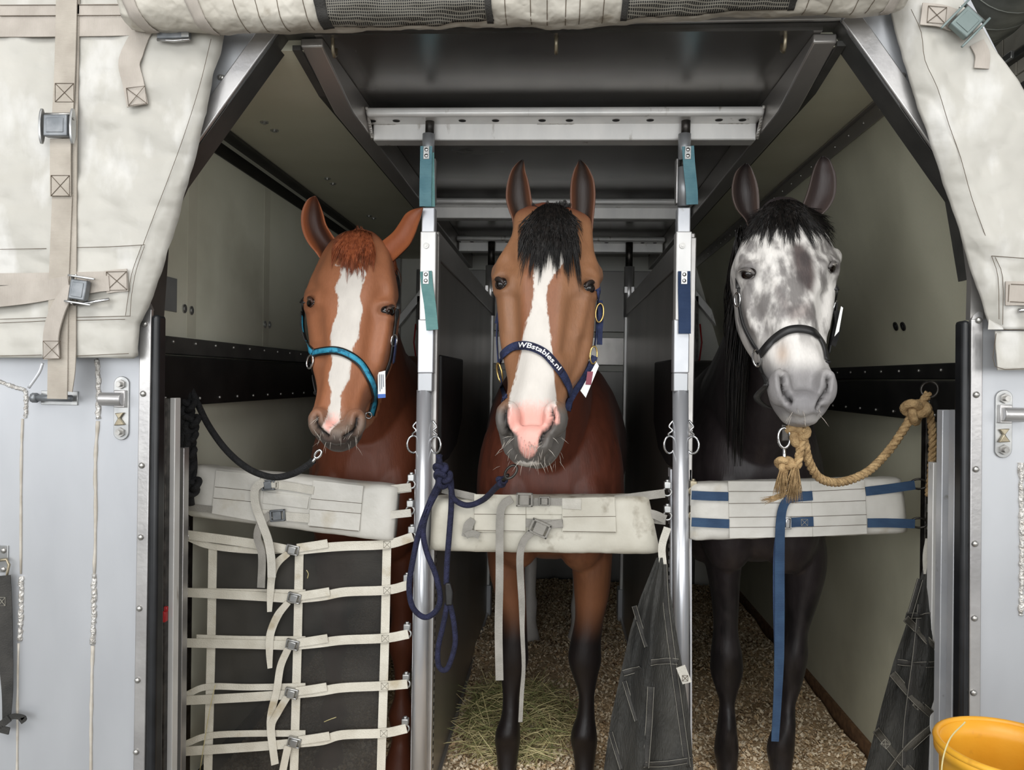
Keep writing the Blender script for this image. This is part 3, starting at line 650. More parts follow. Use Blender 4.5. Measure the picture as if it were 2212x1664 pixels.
# ---------------------------------------------------------------- stall partitions with their front posts
snap_pts = [(0, 0, 0.03), (0.014, -0.004, 0.012), (0.004, -0.006, 0.0), (0.016, -0.004, -0.012), (0.004, 0, -0.02)]
def partition(cx, cb, Xp, label, strap2, mir, s2pts):
    """cx: picture x of the post at its top, cb: of the pipe at its foot"""
    Y = YP
    X0 = P(cx, 600, Y).x
    pt = thing('stall_partition', label, 'partition', (X0, Y, 0))
    def sq(x0, x1, y0, y1, mat, name, Ya=Y-0.022, Yb=Y+0.022, par=pt, bev=0.003):
        q = [P(x0, y0, Ya), P(x1, y0, Ya), P(x1-0.012*(y1-y0), y1, Ya), P(x0-0.012*(y1-y0), y1, Ya)]
        return MB().prism(q, (0, Yb-Ya, 0)).build(name, mat, par, bev=bev)
    p = lambda x, y: P(x, y, Y)
    MB().cyl(p(cx+2, 252), p(cx+1, 292), 0.0135, 16).build('locking_pin', 'dark_pin', pt, True)
    sl = MB().cyl(p(cx-1, 290), p(cx-2, 346), 0.0185, 20).cyl(p(cx-2, 362), p(cx-3, 446), 0.0185, 20).build('pin_sleeve', 'grey_sleeve', pt, True)
    MB().cyl(p(cx-2, 340), p(cx-2, 366), 0.012, 16).build('locking_pin', 'dark_pin', pt, True)
    sq(cx+(9 if mir < 0 else -19), cx+(14 if mir < 0 else -14), 342, 440, 'alu_frame', 'sleeve_bracket', Y-0.01, Y+0.02)
    sq(cx-16, cx+12, 448, 502, 'tube_white', 'post_tube')
    sp = sq(cx-19, cx+15, 500, 692, 'alu_bright', 'post_sleeve', Y-0.026, Y+0.022)
    for yy in (531, 661):
        c = P(cx-6-0.012*(yy-500), yy, Y-0.026); MB().cyl(c, c+Vector((0, -0.005, 0)), 0.0085, 14).cyl(c+Vector((0, -0.005, 0)), c+Vector((0, -0.007, 0)), 0.004, 8).build('post_bolt', 'rivet', sp)
    sq(cx-24, cx+10, 690, 806, 'tube_white', 'post_tube'); sq(cx-25, cx+7, 806, 846, 'alu_panel', 'post_tube')
    top = P(cx-10, 843, Y); bot = P(cb-1, 1664, Y); bot = top+(bot-top)*((top.z-0.0)/(top.z-bot.z)); bot.z = 0.0
    MB().cyl(top, bot, 0.0235, 24).build('post_pipe', 'pipe', pt, True)
    # white channel behind the pipe, with the perforated track on both sides
    for s in (-1, 1):
        c0 = P(cx-9, 1015, Y+0.02); d = (bot-top)/(top.z-bot.z); a = c0+Vector((0.026*s, 0, 0)); b = a+d*(a.z-0.001)
        MB().prism([a, a+Vector((0.005*s, 0, 0)), b+Vector((0.005*s, 0, 0)), b], (0, 0.05, 0)).build('track', 'tube_white', pt)
        mb = MB()
        for k in range(44):
            q = a+d*(0.03+k*0.024)+Vector((0.0048*s, 0.028, 0)); mb.box(q+Vector((-0.003, -0.002, -0.005)), q+Vector((0.003, 0.005, 0.005)))
        mb.build('track_slot', 'hole', pt)['kind'] = 'stuff'
        # snap hanger and ring
        c1 = P(cx-9, 930, Y)+Vector((0.022*s, 0, 0))
        zz = [c1+Vector((x*s, y, z)) for x, y, z in snap_pts]
        MB().tube([Vector(v) for v in smooth_path(zz, 4)], 0.0032, 6).build('ring_hanger', 'chrome', pt, True)
        MB().torus(c1+Vector((0.012*s, -0.006, -0.042)), (0.5*s, 1, 0), 0.019, 0.0034, 18, 6, 1.35, (0, 0, 1)).build('tie_ring', 'chrome', pt, True)
    # pull straps
    def pull(pts, w_, mat, Ys):
        o = strap('pull_strap', pts, w_, Ys, mat, pt)
        q = P(pts[0][0], pts[0][1]+14, Ys-0.002)
        pl = MB().box(q+Vector((-0.009, -0.0015, -0.019)), q+Vector((0.009, 0.0, 0.019))).build('stud_plate', 'zinc', o, bev=0.004)
        for dz in (-0.009, 0.009): MB().ell(q+Vector((0, -0.002, dz)), 0.006, 0.003, 0.006, 12, 6).build('stud', 'chrome', pl, True)
        return o
    if mir < 0: pull([(cx-6, 316), (cx-7, 360), (cx-8, 410), (cx-8, 446)], 26, 'teal_web', Y-0.028); pull([(cx+0, 330), (cx+1, 390), (cx+2, 447)], 22, 'pale_teal_web', Y-0.022)
    else: pull([(cx+6, 316), (cx+9, 360), (cx+14, 410), (cx+15, 442)], 25, 'teal_web', Y-0.028)
    pull(s2pts, 26, strap2, Y-0.034)
    # sheet metal wall between the horses
    xs = Xp
    pa = MB().box((xs-0.012, Y+0.05, 0.03), (xs+0.012, 4.34, 1.735)).build('partition_panel', 'partition_sheet', pt)
    MB().box((xs-0.018, Y+0.03, 1.73), (xs+0.018, 4.36, 1.815)).build('top_rail', 'alu_dull', pt, bev=0.004)
    MB().box((xs-0.02, Y+0.02, 0.03), (xs+0.02, Y+0.055, 1.80)).build('front_stile', 'alu_dull', pt, bev=0.003)
    MB().box((xs-0.022, Y+0.05, 0.02), (xs+0.022, 4.34, 0.07)).build('bottom_rail', 'alu_dull', pt)
    # black foam flap hung on the panel, facing the bay horse
    s = -mir*-1 if False else (1 if mir < 0 else -1)
    prof = [(2.42, 1.44), (2.95, 1.44), (2.95, 1.22), (2.80, 1.13), (2.60, 1.10), (2.50, 1.10), (2.44, 1.14), (2.42, 1.20)]
    MB().prism([(xs+0.012*s, y, z) for y, z in prof], (0.016*s, 0, 0)).build('foam_flap', 'black_foam', pt, bev=0.006)
    # rear post
    xr_ = X0 if False else xs
    MB().box((xs-0.024, 4.36, 0.0), (xs+0.024, 4.41, 1.72)).build('rear_post', 'alu_bright', pt, bev=0.003)
    MB().cyl((xs, 4.39, 1.72), (xs, 4.39, 2.00), 0.028, 14).build('rear_sleeve', 'alu_frame', pt, True)
    MB().cyl((xs, 4.42, 2.00), (xs, 4.42, 2.139), 0.02, 12).build('rear_pin', 'dark_pin', pt, True)
    MB().box((xs-0.03, 4.365, 1.85), (xs+0.03, 4.42, 1.89)).build('rear_clamp', 'alu_frame', pt, bev=0.004)
    MB().box((xs-0.035, 4.34, 0.02), (xs+0.035, 4.43, 0.22)).build('rear_foot', 'alu_panel', pt, bev=0.004)
    return pt
PL = partition(927, 906, -0.385, 'aluminium stall partition and post between the chestnut and bay horses', 'pale_teal_web', -1, [(920, 586), (923, 620), (929, 660), (934, 713)])
PR = partition(1480, 1473, 0.385, 'aluminium stall partition and post between the bay and grey horses', 'navy_web', 1, [(1478, 586), (1478, 630), (1479, 680), (1479, 721)])
# wall-side tracks for net and pads
def side_track(px0, px1, top, label, name='load_track'):
    t = thing(name, label, 'track', (P(px0, 1664, YP).x, YP, 0))
    a = P(px0, top, YP); b = P(px0-10, 1664, YP); d = (b-a)/(a.z-b.z); w_ = (px1-px0)*YP/F
    e = a+d*a.z
    MB().prism([a, a+Vector((w_, 0, 0)), e+Vector((w_, 0, 0)), e], (0, 0.03, 0)).build('track_body', 'dark_pin', t, bev=0.002)
    mb = MB()
    for k in range(int(a.z/0.05)):
        q = a+d*(0.02+k*0.05)+Vector((w_*0.35, -0.0008, 0)); mb.box(q+Vector((-0.0025, 0, -0.012)), q+Vector((0.0025, 0.002, 0.012)))
    mb.build('track_lip', 'rivet', t)['kind'] = 'stuff'
    return t
side_track(398, 412, 840, 'dark perforated load track on the wall side of the chestnut horse')
side_track(2001, 2016, 860, 'dark perforated load track on the wall side of the grey horse')
def fitting(px, py, Y, parent, s=1, mat='zinc'):
    """stud fitting that grips the track, with the strap ring"""
    c = P(px, py, Y)
    o = MB().box(c+Vector((-0.010, -0.014, -0.004)), c+Vector((0.010, 0.006, 0.016))).cyl(c+Vector((0, -0.004, 0.014)), c+Vector((0, -0.004, 0.022)), 0.006, 8).build('track_fitting', mat, parent, bev=0.003)
    MB().torus(c+Vector((0, -0.006, -0.014)), (0, 1, 0), 0.012, 0.0032, 14, 6).build('fitting_ring', mat, o, True)
    return o
# ---------------------------------------------------------------- breast pads
def pad(corners, Y, th, label, mat, amp=0.004):
    """corners in pixels: top-left, top-right, bottom-right, bottom-left"""
    tl, tr, br, bl = [P(x, y, Y) for x, y in corners]
    t = thing('breast_pad', label, 'pad', (tl+tr+br+bl)/4-Vector((0, 0, (tl.z-bl.z)/2)))
    n, m, K = 40, 22, 1
    vs = []; fs = []
    ring = []
    for i in range(n):
        u = i/(n-1); a = tl.lerp(tr, u); b = bl.lerp(br, u); sec = []
        h = (a-b).length/2; c = (a+b)/2; up = (a-b).normalized()
        e = 1-max(0, 1-u/0.06)**2.5*0.35-max(0, 1-(1-u)/0.06)**2.5*0.35
        for j in range(36):
            an = 2*math.pi*j/36; ca, sa = math.cos(an), math.sin(an); ex = 0.42
            z = math.copysign(abs(sa)**ex, sa)*h*(0.9+0.1*e); y = math.copysign(abs(ca)**ex, ca)*th/2*e
            p = c+up*z+Vector((0, y, 0))
            d = fbm((p.x*11, p.y*9+Y, p.z*14), 4)*amp+abs(fbm((p.x*30, p.y*20, p.z*30), 2))*amp*0.5
            sec.append(p+Vector((0, math.copysign(d, ca), d*0.6*sa)))
        ring.append(sec)
    MB().rings(ring).build('cushion', mat, t, True)
    return t
def panel_px(q, Y, parent, name, mat, th=0.004, bev=0.0015):
    return MB().prism([P(x, y, Y) for x, y in q], (0, th, 0)).build(name, mat, parent, bev=bev)
def small_buckle(cx, cy, w_, h_, Y, parent, mat='buckle_steel', ang=0.0):
    c = P(cx, cy, Y); k = Y/F; R = Matrix.Rotation(-ang, 3, 'Y'); X, Z, B = R @ Vector((1, 0, 0)), R @ Vector((0, 0, 1)), Vector((0, -1, 0))
    mb = MB()
    for s in (-1, 1):
        mb.obox(c+Z*s*h_*k*0.42, X*w_*k*0.5, B*0.006, Z*h_*k*0.08); mb.obox(c+X*s*w_*k*0.44, X*w_*k*0.06, B*0.006, Z*h_*k*0.5)
    o = mb.build('buckle', mat, parent, bev=0.002)
    MB().obox(c+B*0.005, X*w_*k*0.28, B*0.005, Z*h_*k*0.36).build('lever', mat, o, bev=0.002)
    return o
YPf = 2.30
# left pad
pdl = pad([(424, 1003), (862, 1048), (852, 1168), (410, 1112)], 2.345, 0.085, 'white vinyl breast pad with two grey straps in front of the chestnut horse', 'pad_white')
Yp = 2.345-0.049
s1 = panel_px([(466, 1016), (562, 1026), (556, 1128), (456, 1110)], Yp, pdl, 'sleeve', 'pad_white'); panel_px([(676, 1037), (785, 1050), (776, 1148), (664, 1136)], Yp, pdl, 'sleeve', 'pad_white'); panel_px([(569, 1062), (668, 1074), (664, 1100), (566, 1088)], Yp+0.002, pdl, 'sleeve', 'pad_white')
stitch('stitching', [[(464, 1052), (560, 1062)], [(461, 1076), (560, 1086)], [(672, 1078), (782, 1088)], [(669, 1100), (780, 1110)], [(668, 1138), (774, 1148)]], Yp-0.001, pdl)
strap('strap', [(566, 1045), (620, 1050), (678, 1060)], 18, Yp-0.001, 'light_grey_web', pdl); strap('strap', [(566, 1110), (620, 1116), (668, 1120)], 19, Yp-0.001, 'light_grey_web', pdl)
strap('strap', [(786, 1060), (830, 1058), (888, 1052)], 17, 2.33, 'light_grey_web', pdl); strap('strap', [(786, 1066), (830, 1063), (888, 1056)], 14, 2.336, 'light_grey_web', pdl); strap('strap', [(780, 1118), (830, 1114), (888, 1108)], 17, 2.31, 'light_grey_web', pdl)
strap('strap', [(408, 1096), (440, 1099), (458, 1101)], 15, Yp-0.002, 'grey_web', pdl)
small_buckle(580, 1048, 30, 24, Yp-0.006, pdl, ang=0.1); small_buckle(600, 1114, 34, 26, Yp-0.006, pdl, ang=0.1); small_buckle(592, 1048, 20, 16, Yp-0.004, pdl, 'light_grey_web')
strap('strap_tail', [(572, 1040), (552, 1056), (552, 1090), (566, 1130), (580, 1170), (586, 1210), (587, 1248)], 18, Yp-0.012, 'light_grey_web', pdl, nrm=(0.1, -1, 0))
strap('strap_tail', [(584, 1112), (564, 1130), (556, 1160), (566, 1200), (564, 1270)], 17, Yp-0.008, 'grey_web', pdl)
for q in ((889, 1036), (887, 1092)): fitting(q[0], q[1], 2.34, pdl)
# middle pad
pdm = pad([(938, 1072), (1398, 1068), (1424, 1193), (932, 1187)], 2.335, 0.10, 'grubby cream breast pad with grey straps in front of the bay horse', 'pad_dirty')
Yp = 2.335-0.057
panel_px([(1024, 1068), (1136, 1070), (1136, 1150), (1024, 1150)], Yp, pdm, 'sleeve', 'pad_dirty'); panel_px([(1136, 1076), (1215, 1076), (1215, 1112), (1136, 1112)], Yp+0.002, pdm, 'sleeve', 'pad_dirty')
panel_px([(1214, 1076), (1328, 1074), (1332, 1152), (1214, 1150)], Yp, pdm, 'sleeve', 'pad_dirty'); panel_px([(1214, 1077), (1256, 1078), (1256, 1102), (1214, 1100)], Yp-0.003, pdm, 'patch', 'light_grey_web')
stitch('stitching', [[(1024, 1111), (1136, 1112)], [(1216, 1117), (1330, 1116)], [(1216, 1148), (1330, 1150)], [(1028, 1146), (1134, 1148)]], Yp-0.001, pdm)
strap('strap', [(1136, 1086), (1180, 1084), (1214, 1085)], 16, Yp-0.001, 'grey_web', pdm); strap('strap', [(1136, 1130), (1180, 1132), (1216, 1132)], 18, Yp-0.001, 'grey_web', pdm)
strap('strap', [(955, 1058), (990, 1066), (1026, 1074)], 15, Yp+0.01, 'grey_web', pdm)
strap('strap', [(1328, 1080), (1380, 1073), (1436, 1066)], 18, 2.31, 'grey_web', pdm); strap('strap', [(1332, 1122), (1370, 1114), (1405, 1110), (1438, 1122)], 18, 2.30, 'grey_web', pdm); strap('strap', [(1332, 1128), (1380, 1120), (1438, 1126)], 16, 2.315, 'grey_web', pdm)
small_buckle(1133, 1080, 36, 30, Yp-0.008, pdm, 'grey_web'); small_buckle(1176, 1083, 24, 20, Yp-0.004, pdm, 'grey_web'); small_buckle(1166, 1142, 44, 32, Yp-0.012, pdm, 'grey_web', -0.4); strap('strap', [(1160, 1148), (1185, 1136), (1215, 1130)], 16, Yp-0.006, 'grey_web', pdm, n=3)
strap('strap_tail', [(1106, 1078), (1088, 1090), (1080, 1120), (1079, 1250), (1077, 1360), (1079, 1470)], 17, Yp-0.014, 'grey_web', pdm, nrm=(0.1, -1, 0))
strap('strap_tail', [(1150, 1148), (1130, 1172), (1123, 1210), (1127, 1300), (1128, 1360), (1131, 1440), (1127, 1500), (1124, 1560)], [16, 16, 16, 14, 10, 8, 9, 9], Yp-0.014, 'grey_web', pdm, nrm=(0.3, -1, 0))
strap('strap_tail', [(1022, 1122), (1012, 1136), (1006, 1160)], [14, 22, 18], Yp-0.006, 'grey_web', pdm); strap('strap_tail', [(1006, 1158), (1020, 1152), (1036, 1158)], 14, Yp-0.012, 'grey_web', pdm, n=3)
for q in ((1441, 1052), (1441, 1104)): fitting(q[0], q[1], 2.33, pdm)
# right pad
pdr = pad([(1490, 1042), (1940, 1030), (1953, 1150), (1488, 1164)], 2.36, 0.085, 'white breast pad with navy blue straps in front of the grey horse', 'pad_white')
Yp = 2.36-0.049
panel_px([(1573, 1040), (1752, 1040), (1756, 1160), (1576, 1164)], Yp+0.001, pdr, 'sleeve', 'pad_white'); panel_px([(1752, 1040), (1868, 1038), (1874, 1154), (1756, 1160)], Yp, pdr, 'sleeve', 'pad_white')
stitch('stitching', [[(1574, 1062), (1752, 1062), (1868, 1056)], [(1574, 1088), (1754, 1086), (1870, 1082)], [(1575, 1118), (1754, 1116), (1872, 1112)], [(1576, 1140), (1754, 1138), (1872, 1134)]], Yp-0.001, pdr)
strap('strap', [(1494, 1070), (1530, 1072), (1573, 1073)], 19, Yp-0.002, 'blue_web', pdr); strap('strap', [(1494, 1128), (1530, 1130), (1575, 1132)], 19, Yp-0.002, 'blue_web', pdr)
strap('strap', [(1694, 1078), (1720, 1074), (1755, 1071)], 20, Yp-0.002, 'blue_web', pdr); s5 = strap('strap', [(1700, 1130), (1728, 1128), (1757, 1127)], 20, Yp-0.002, 'blue_web', pdr); stitch('stitching', xbox(1738, 1129, 14, 14), Yp-0.004, s5, 'pale_thread')
strap('strap', [(1870, 1062), (1920, 1056), (1976, 1048)], 19, Yp+0.004, 'blue_web', pdr); strap('strap', [(1874, 1130), (1920, 1130), (1976, 1132)], 19, Yp+0.004, 'blue_web', pdr)
small_buckle(1700, 1130, 16, 26, Yp-0.006, pdr, 'chrome')
strap('strap_tail', [(1712, 1074), (1694, 1090), (1686, 1130), (1684, 1220), (1684, 1320), (1683, 1420), (1680, 1500), (1674, 1602)], [14, 18, 20, 21, 21, 21, 18, 16], Yp-0.012, 'blue_web', pdr, nrm=(0.1, -1, 0))
strap('strap_tail', [(1690, 1124), (1678, 1180), (1676, 1290), (1680, 1460)], 12, Yp-0.008, 'navy_web', pdr)
for q in ((1497, 1050), (1497, 1103)): fitting(q[0], q[1], 2.35, pdr, mat='brass_hook')
for q in ((1985, 1046), (1985, 1130)): MB().torus(P(q[0], q[1], Yp+0.02), (0.2, 1, 0.3), 0.022, 0.0032, 18, 6, 0.7).build('d_ring', 'dark_pin', pdr, True)
# ---------------------------------------------------------------- cargo net in front of the chestnut horse
YN = 2.335
cn = thing('cargo_net', 'white webbing cargo net with dark mesh backing below the chestnut horse', 'net', P(640, 1780, YN))
vs = []; fs = []; n, m = 26, 34
for i in range(n):
    for j in range(m):
        x = 458+(832-458)*i/(n-1); y = 1186+(1790-1186)*j/(m-1); p = P(x-0.012*(y-1186), y, YN+0.008)
        d = fbm((p.x*5+p.z*4, 1.0, p.z*5-p.x*5), 3)*0.014; vs.append((p.x, p.y+max(-0.004, d), p.z))
for i in range(n-1):
    for j in range(m-1): q = i*m+j; fs.append((q, q+1, q+m+1, q+m))
MB().add(vs, fs).build('mesh_sheet', 'net_mesh', cn, True)
for a, b in ((460, 448), (647, 634), (836, 822)):
    strap('upright_web', [(a, 1178), ((a+b)/2+2, 1400), (b+3, 1600), (b-2, 1790)], 19, YN, 'net_web', cn, nrm=(0, -1, 0))
rows = [((892, 1160), (836, 1176), (632, 1190), (402, 1155), [(402, 1160), (456, 1180), (560, 1190), (660, 1186)]),
        ((882, 1264), (836, 1275), (636, 1294), (400, 1280), [(400, 1277), (500, 1279), (660, 1281)]),
        ((882, 1370), (832, 1379), (632, 1395), (398, 1389), [(425, 1378), (520, 1381), (660, 1382)]),
        ((880, 1478), (831, 1482), (630, 1500), (395, 1514), [(402, 1502), (448, 1484), (540, 1485), (660, 1483)]),
        ((878, 1574), (829, 1584), (636, 1606), (392, 1624), [(400, 1608), (450, 1590), (540, 1585), (660, 1585)])]
tails = [[(622, 1196), (600, 1215), (588, 1240), (584, 1280), (582, 1322)], [(622, 1302), (600, 1330), (584, 1370), (582, 1410), (583, 1444)],
         [(622, 1402), (606, 1440), (598, 1490), (584, 1560), (594, 1652)], [(620, 1506), (600, 1540), (586, 1570), (590, 1620)], [(622, 1612), (614, 1650), (606, 1690)]]
for k, (r, v, b, l, up) in enumerate(rows):
    strap('cross_web', [r, v, (v[0]-90, v[1]+4), (b[0]+60, b[1]-6), b], 20, YN-0.008, 'net_web', cn)
    strap('cross_web', [b, ((b[0]+l[0])/2+40, (b[1]*0.6+l[1]*0.4)), l], 20, YN-0.010, 'net_web', cn)
    strap('cross_web', up, 14, YN-0.004, 'net_web', cn)
    strap('cross_web', [(b[0]+10, b[1]-6), (b[0]+45, b[1]-11), (b[0]+76, b[1]-16)], 18, YN-0.014, 'net_web', cn, n=3)
    small_buckle(b[0], b[1]-2, 30, 22, YN-0.016, cn, 'zinc', -0.2)
    strap('strap_tail', tails[k], [14, 17, 17, 15, 10] if k < 2 else 16, YN-0.02, 'net_web', cn, nrm=(0.5, -1, 0))
    stitch('stitching', xbox(v[0], v[1]+1, 15, 15), YN-0.0105, cn, 'pale_thread', 0.0006)
    fitting(r[0]-2, r[1]-12, YN+0.005, cn); fitting(l[0]-1, l[1]-6, YN-0.004, cn)
# ---------------------------------------------------------------- hanging black mesh bags
def bag(rows, Y, label, webs, tip):
    t = thing('mesh_bag', label, 'bag', P((rows[-1][1]+rows[-1][2])/2, rows[-1][0], Y))
    ys = [r[0] for r in rows]; n, m = 60, 26
    for nm, sg in (('front_sheet', -1), ('back_sheet', 1)):
        vs = []; fs = []
        for i in range(n):
            y = ys[0]+(ys[-1]-ys[0])*i/(n-1); a, b = np.interp(y, ys, [r[1] for r in rows]), np.interp(y, ys, [r[2] for r in rows])
            for j in range(m):
                u = j/(m-1); x = a+(b-a)*u; fold = 0.022*math.sin(u*11+y*0.004)*(0.6+0.4*math.sin(u*5))*min(1, (y-ys[0])/120)
                yy = Y+sg*(0.045*math.sin(math.pi*u)*min(1, (y-ys[0]+20)/220)+0.004)+fold+fbm((u*4, y*0.01, sg), 3)*0.012
                p = P(x, y, yy); p.z = max(p.z, 0.02); vs.append(p)
        for i in range(n-1):
            for j in range(m-1): q = i*m+j; fs.append((q, q+m, q+m+1, q+1))
        MB().add(vs, fs).build(nm, 'hay_mesh', t, True)
        if sg < 0: tree = BVHTree.FromPolygons([Vector(v) for v in vs], fs)
    for w_ in webs:
        pts = []
        for x, y in smooth_path(w_[0], 12):
            d = ray(x, y).normalized(); h = tree.ray_cast(CAM, d)[0]
            pts.append(h-d*0.003 if h else (pts[-1] if pts else P(x, y, Y-0.04)))
        pts = [sum((pts[min(max(i+k, 0), len(pts)-1)] for k in range(-2, 3)), Vector())/5 for i in range(len(pts))]
        pts = [p for i, p in enumerate(pts) if i == 0 or (p-pts[i-1]).length > 1e-4]
        wb_ = MB().ribbon(pts, w_[1]*1.1*Y/F, 0.0015).build('webbing', w_[2], t, True); sm_ = MB()
        for sg in (-1, 1):
            ed = []
            for i, p in enumerate(pts):
                tg_ = (pts[min(i+1, len(pts)-1)]-pts[max(i-1, 0)]).normalized(); ed.append(p+tg_.cross(Vector((0, -1, 0))).normalized()*(sg*w_[1]*0.46*Y/F)+Vector((0, -0.0016, 0)))
            sm_.tube(ed, 0.0006, 4)
        sm_.build('stitching', 'pale_thread', wb_)['kind'] = 'stuff'
    strap('hanging_loop', tip, 16, Y-0.005, 'light_grey_web', t, n=4)
    return t
b1 = bag([(1205, 1418, 1436), (1290, 1384, 1450), (1360, 1362, 1460), (1440, 1344, 1474), (1550, 1320, 1490), (1664, 1304, 1498), (1740, 1295, 1500)], 2.25,
    'black mesh bag hanging on the post between the bay and grey horses', [([(1434, 1215), (1438, 1300), (1450, 1400), (1468, 1530), (1486, 1664)], 13, 'dark_web'), ([(1370, 1310), (1382, 1350), (1398, 1400)], 10, 'dark_web'),
    ([(1345, 1455), (1370, 1448), (1386, 1444)], 13, 'dark_web'), ([(1404, 1432), (1440, 1428), (1466, 1430)], 13, 'dark_web'), ([(1348, 1470), (1360, 1510), (1376, 1560)], 9, 'dark_web'), ([(1406, 1480), (1402, 1560), (1394, 1664)], 14, 'dark_web'),
    ([(1318, 1580), (1330, 1620), (1344, 1664)], 9, 'dark_web'), ([(1390, 1652), (1440, 1650), (1494, 1642)], 12, 'dark_web')], [(1442, 1140), (1430, 1180), (1432, 1220)])
q = strap('patch', [(1470, 1440), (1482, 1470), (1484, 1476)], 20, 2.19, 'light_grey_web', b1, n=3); stitch('stitching', xbox(1480, 1466, 12, 12), 2.187, q)
b2 = bag([(1228, 1993, 2014), (1290, 1978, 2034), (1360, 1954, 2060), (1430, 1930, 2086), (1540, 1900, 2100), (1664, 1868, 2110), (1740, 1850, 2114)], 2.20,
    'black mesh bag with crossed webbing hanging by the right wall', [([(1955, 1335), (2000, 1380), (2045, 1430), (2085, 1475)], 14, 'olive_web'), ([(1925, 1452), (1975, 1510), (2030, 1560), (2070, 1600)], 15, 'olive_web'), ([(1890, 1575), (1930, 1625), (1975, 1675)], 15, 'olive_web'),
    ([(2080, 1500), (2020, 1565), (1960, 1620), (1915, 1680)], 16, 'olive_web'), ([(1988, 1250), (1976, 1290), (1962, 1340)], 11, 'dark_web'), ([(2012, 1246), (2030, 1290), (2046, 1330)], 11, 'dark_web'), ([(1990, 1300), (1978, 1420), (1960, 1560), (1955, 1664)], 14, 'dark_web'), ([(1955, 1330), (2010, 1330), (2050, 1326)], 12, 'dark_web'), ([(1935, 1430), (2000, 1436), (2070, 1430)], 12, 'dark_web')], [(2008, 1165), (2002, 1200), (2003, 1240)])
for x, y in ((2052, 1440), (1982, 1524), (1913, 1608)): stitch('stitching', xbox(x, y, 16, 14, 0.75), 2.143, b2, 'pale_thread', 0.0008)
# ---------------------------------------------------------------- bucket
yb = 1.42; cb_ = P(2186, 1622, yb)
bu = thing('bucket', 'yellow plastic tub standing in front of the right stall wall', 'tub', (cb_.x, yb, 0.0))
R0, zt_ = 0.118, P(2186, 1618, yb).z
prof = [(0.085, 0.0), (0.10, 0.25), (0.112, zt_-0.04), (0.113, zt_-0.02), (0.121, zt_-0.018), (0.122, zt_), (0.112, zt_+0.002), (0.107, zt_-0.03), (0.095, 0.25), (0.08, 0.02)]
MB().rings([[(cb_.x+r*math.cos(2*math.pi*j/48), yb+r*math.sin(2*math.pi*j/48), z) for j in range(48)] for r, z in prof]).build('tub_body', 'bucket_yellow', bu, True)
MB().torus((cb_.x, yb, zt_+0.001), (0, 0, 1), 0.1175, 0.006, 48, 8).build('rim', 'bucket_yellow', bu, True)
MB().tube(pxpath([(2085, 1560, 1.30), (2050, 1600, 1.295), (2034, 1664, 1.29), (2045, 1740, 1.3)], 1.3, 8), 0.0012, 5).build('bail_string', 'hay', bu)
# loose black strap on the far left
ls = thing('tie_strap', 'loose black webbing strap hanging from a riveted ring at the far left', 'strap', P(12, 1560, YF))
c = P(10, 1210, YF)
pl = MB().box(c+Vector((-0.012, -0.004, -0.03)), c+Vector((0.011, 0, 0.036))).build('ring_plate', 'zinc', ls, bev=0.001)
for dz in (0.024, -0.022): MB().ell(c+Vector((0, -0.005, dz)), 0.007, 0.004, 0.007, 12, 6).build('rivet', 'rivet', pl, True)
MB().tube([c+Vector((-0.02, -0.012, 0.0)), c+Vector((0.014, -0.012, 0.004)), c+Vector((0.02, -0.012, -0.008)), c+Vector((0.014, -0.012, -0.04)), c+Vector((-0.02, -0.012, -0.042))], 0.0035, 8).build('ring', 'brass_hook', ls, True)
s6 = strap('web', [(8, 1244), (12, 1330), (14, 1440), (16, 1500), (14, 1560)], [28, 28, 27, 22, 16], YF-0.02, 'dark_web', ls, nrm=(0.3, -1, 0)); stitch('stitching', xbox(4, 1300, 14, 18), YF-0.024, s6, 'pale_thread')
strap('web', [(14, 1555), (30, 1548), (52, 1552), (44, 1560)], 12, YF-0.026, 'dark_web', ls); strap('web', [(20, 1552), (8, 1562), (-6, 1572), (20, 1580)], 16, YF-0.03, 'dark_web', ls)
# ---------------------------------------------------------------- horses
def loft_ring(c, u, v, vb=None, n=28, ex=2.2):
    """superellipse ring: u half-width vector, v towards the front, vb towards the back"""
    out = []; vb = vb if vb is not None else -v
    for j in range(n):
        a = 2*math.pi*j/n; ca, sa = math.cos(a), math.sin(a)
        x = math.copysign(abs(ca)**(2/ex), ca); y = abs(sa)**(2/ex)
        out.append(c+u*x+(v*y if sa >= 0 else vb*y))
    return out
def head_ring(c, W, Fv, hw_, f, bb, s, n=40):
    """skull section: flat brow or nose bridge, side planes falling to the cheek ridge, jaw behind"""
    pl = np.interp(s, [0, .2, .36, .5, .62, .76, .9, 1], [.60, .60, .52, .44, .42, .48, .62, .62])
    ck = np.interp(s, [0, .2, .36, .5, .62, .76, .9, 1], [.30, .30, .22, .10, .10, .28, .35, .3])
    half = [(0, f), (pl*0.55, f*0.985), (pl, f*0.88), ((pl+1)/2*0.98, f*(0.88+ck)/2*0.98), (0.97, ck*f), (1.0, -0.12*bb), (0.95, -0.42*bb), (0.80, -0.72*bb), (0.5, -0.93*bb), (0, -bb)]
    pts = [(x*hw_, y) for x, y in half] + [(-x*hw_, y) for x, y in half[-2:0:-1]]
    pts = smooth_path(pts+[pts[0]], 3)[:-1]
    return [c+W*float(x)+Fv*float(y) for x, y in pts]
def catmull_rows(rows, k):
    return [tuple(r) for r in smooth_path(rows, k)]
FT = [0, .08, .2, .34, .48, .62, .74, .84, .92, .97, 1.0]
FF = [.012, .034, .058, .066, .066, .062, .056, .050, .044, .034, .012]
FB = [.05, .09, .15, .19, .19, .155, .105, .085, .075, .055, .02]
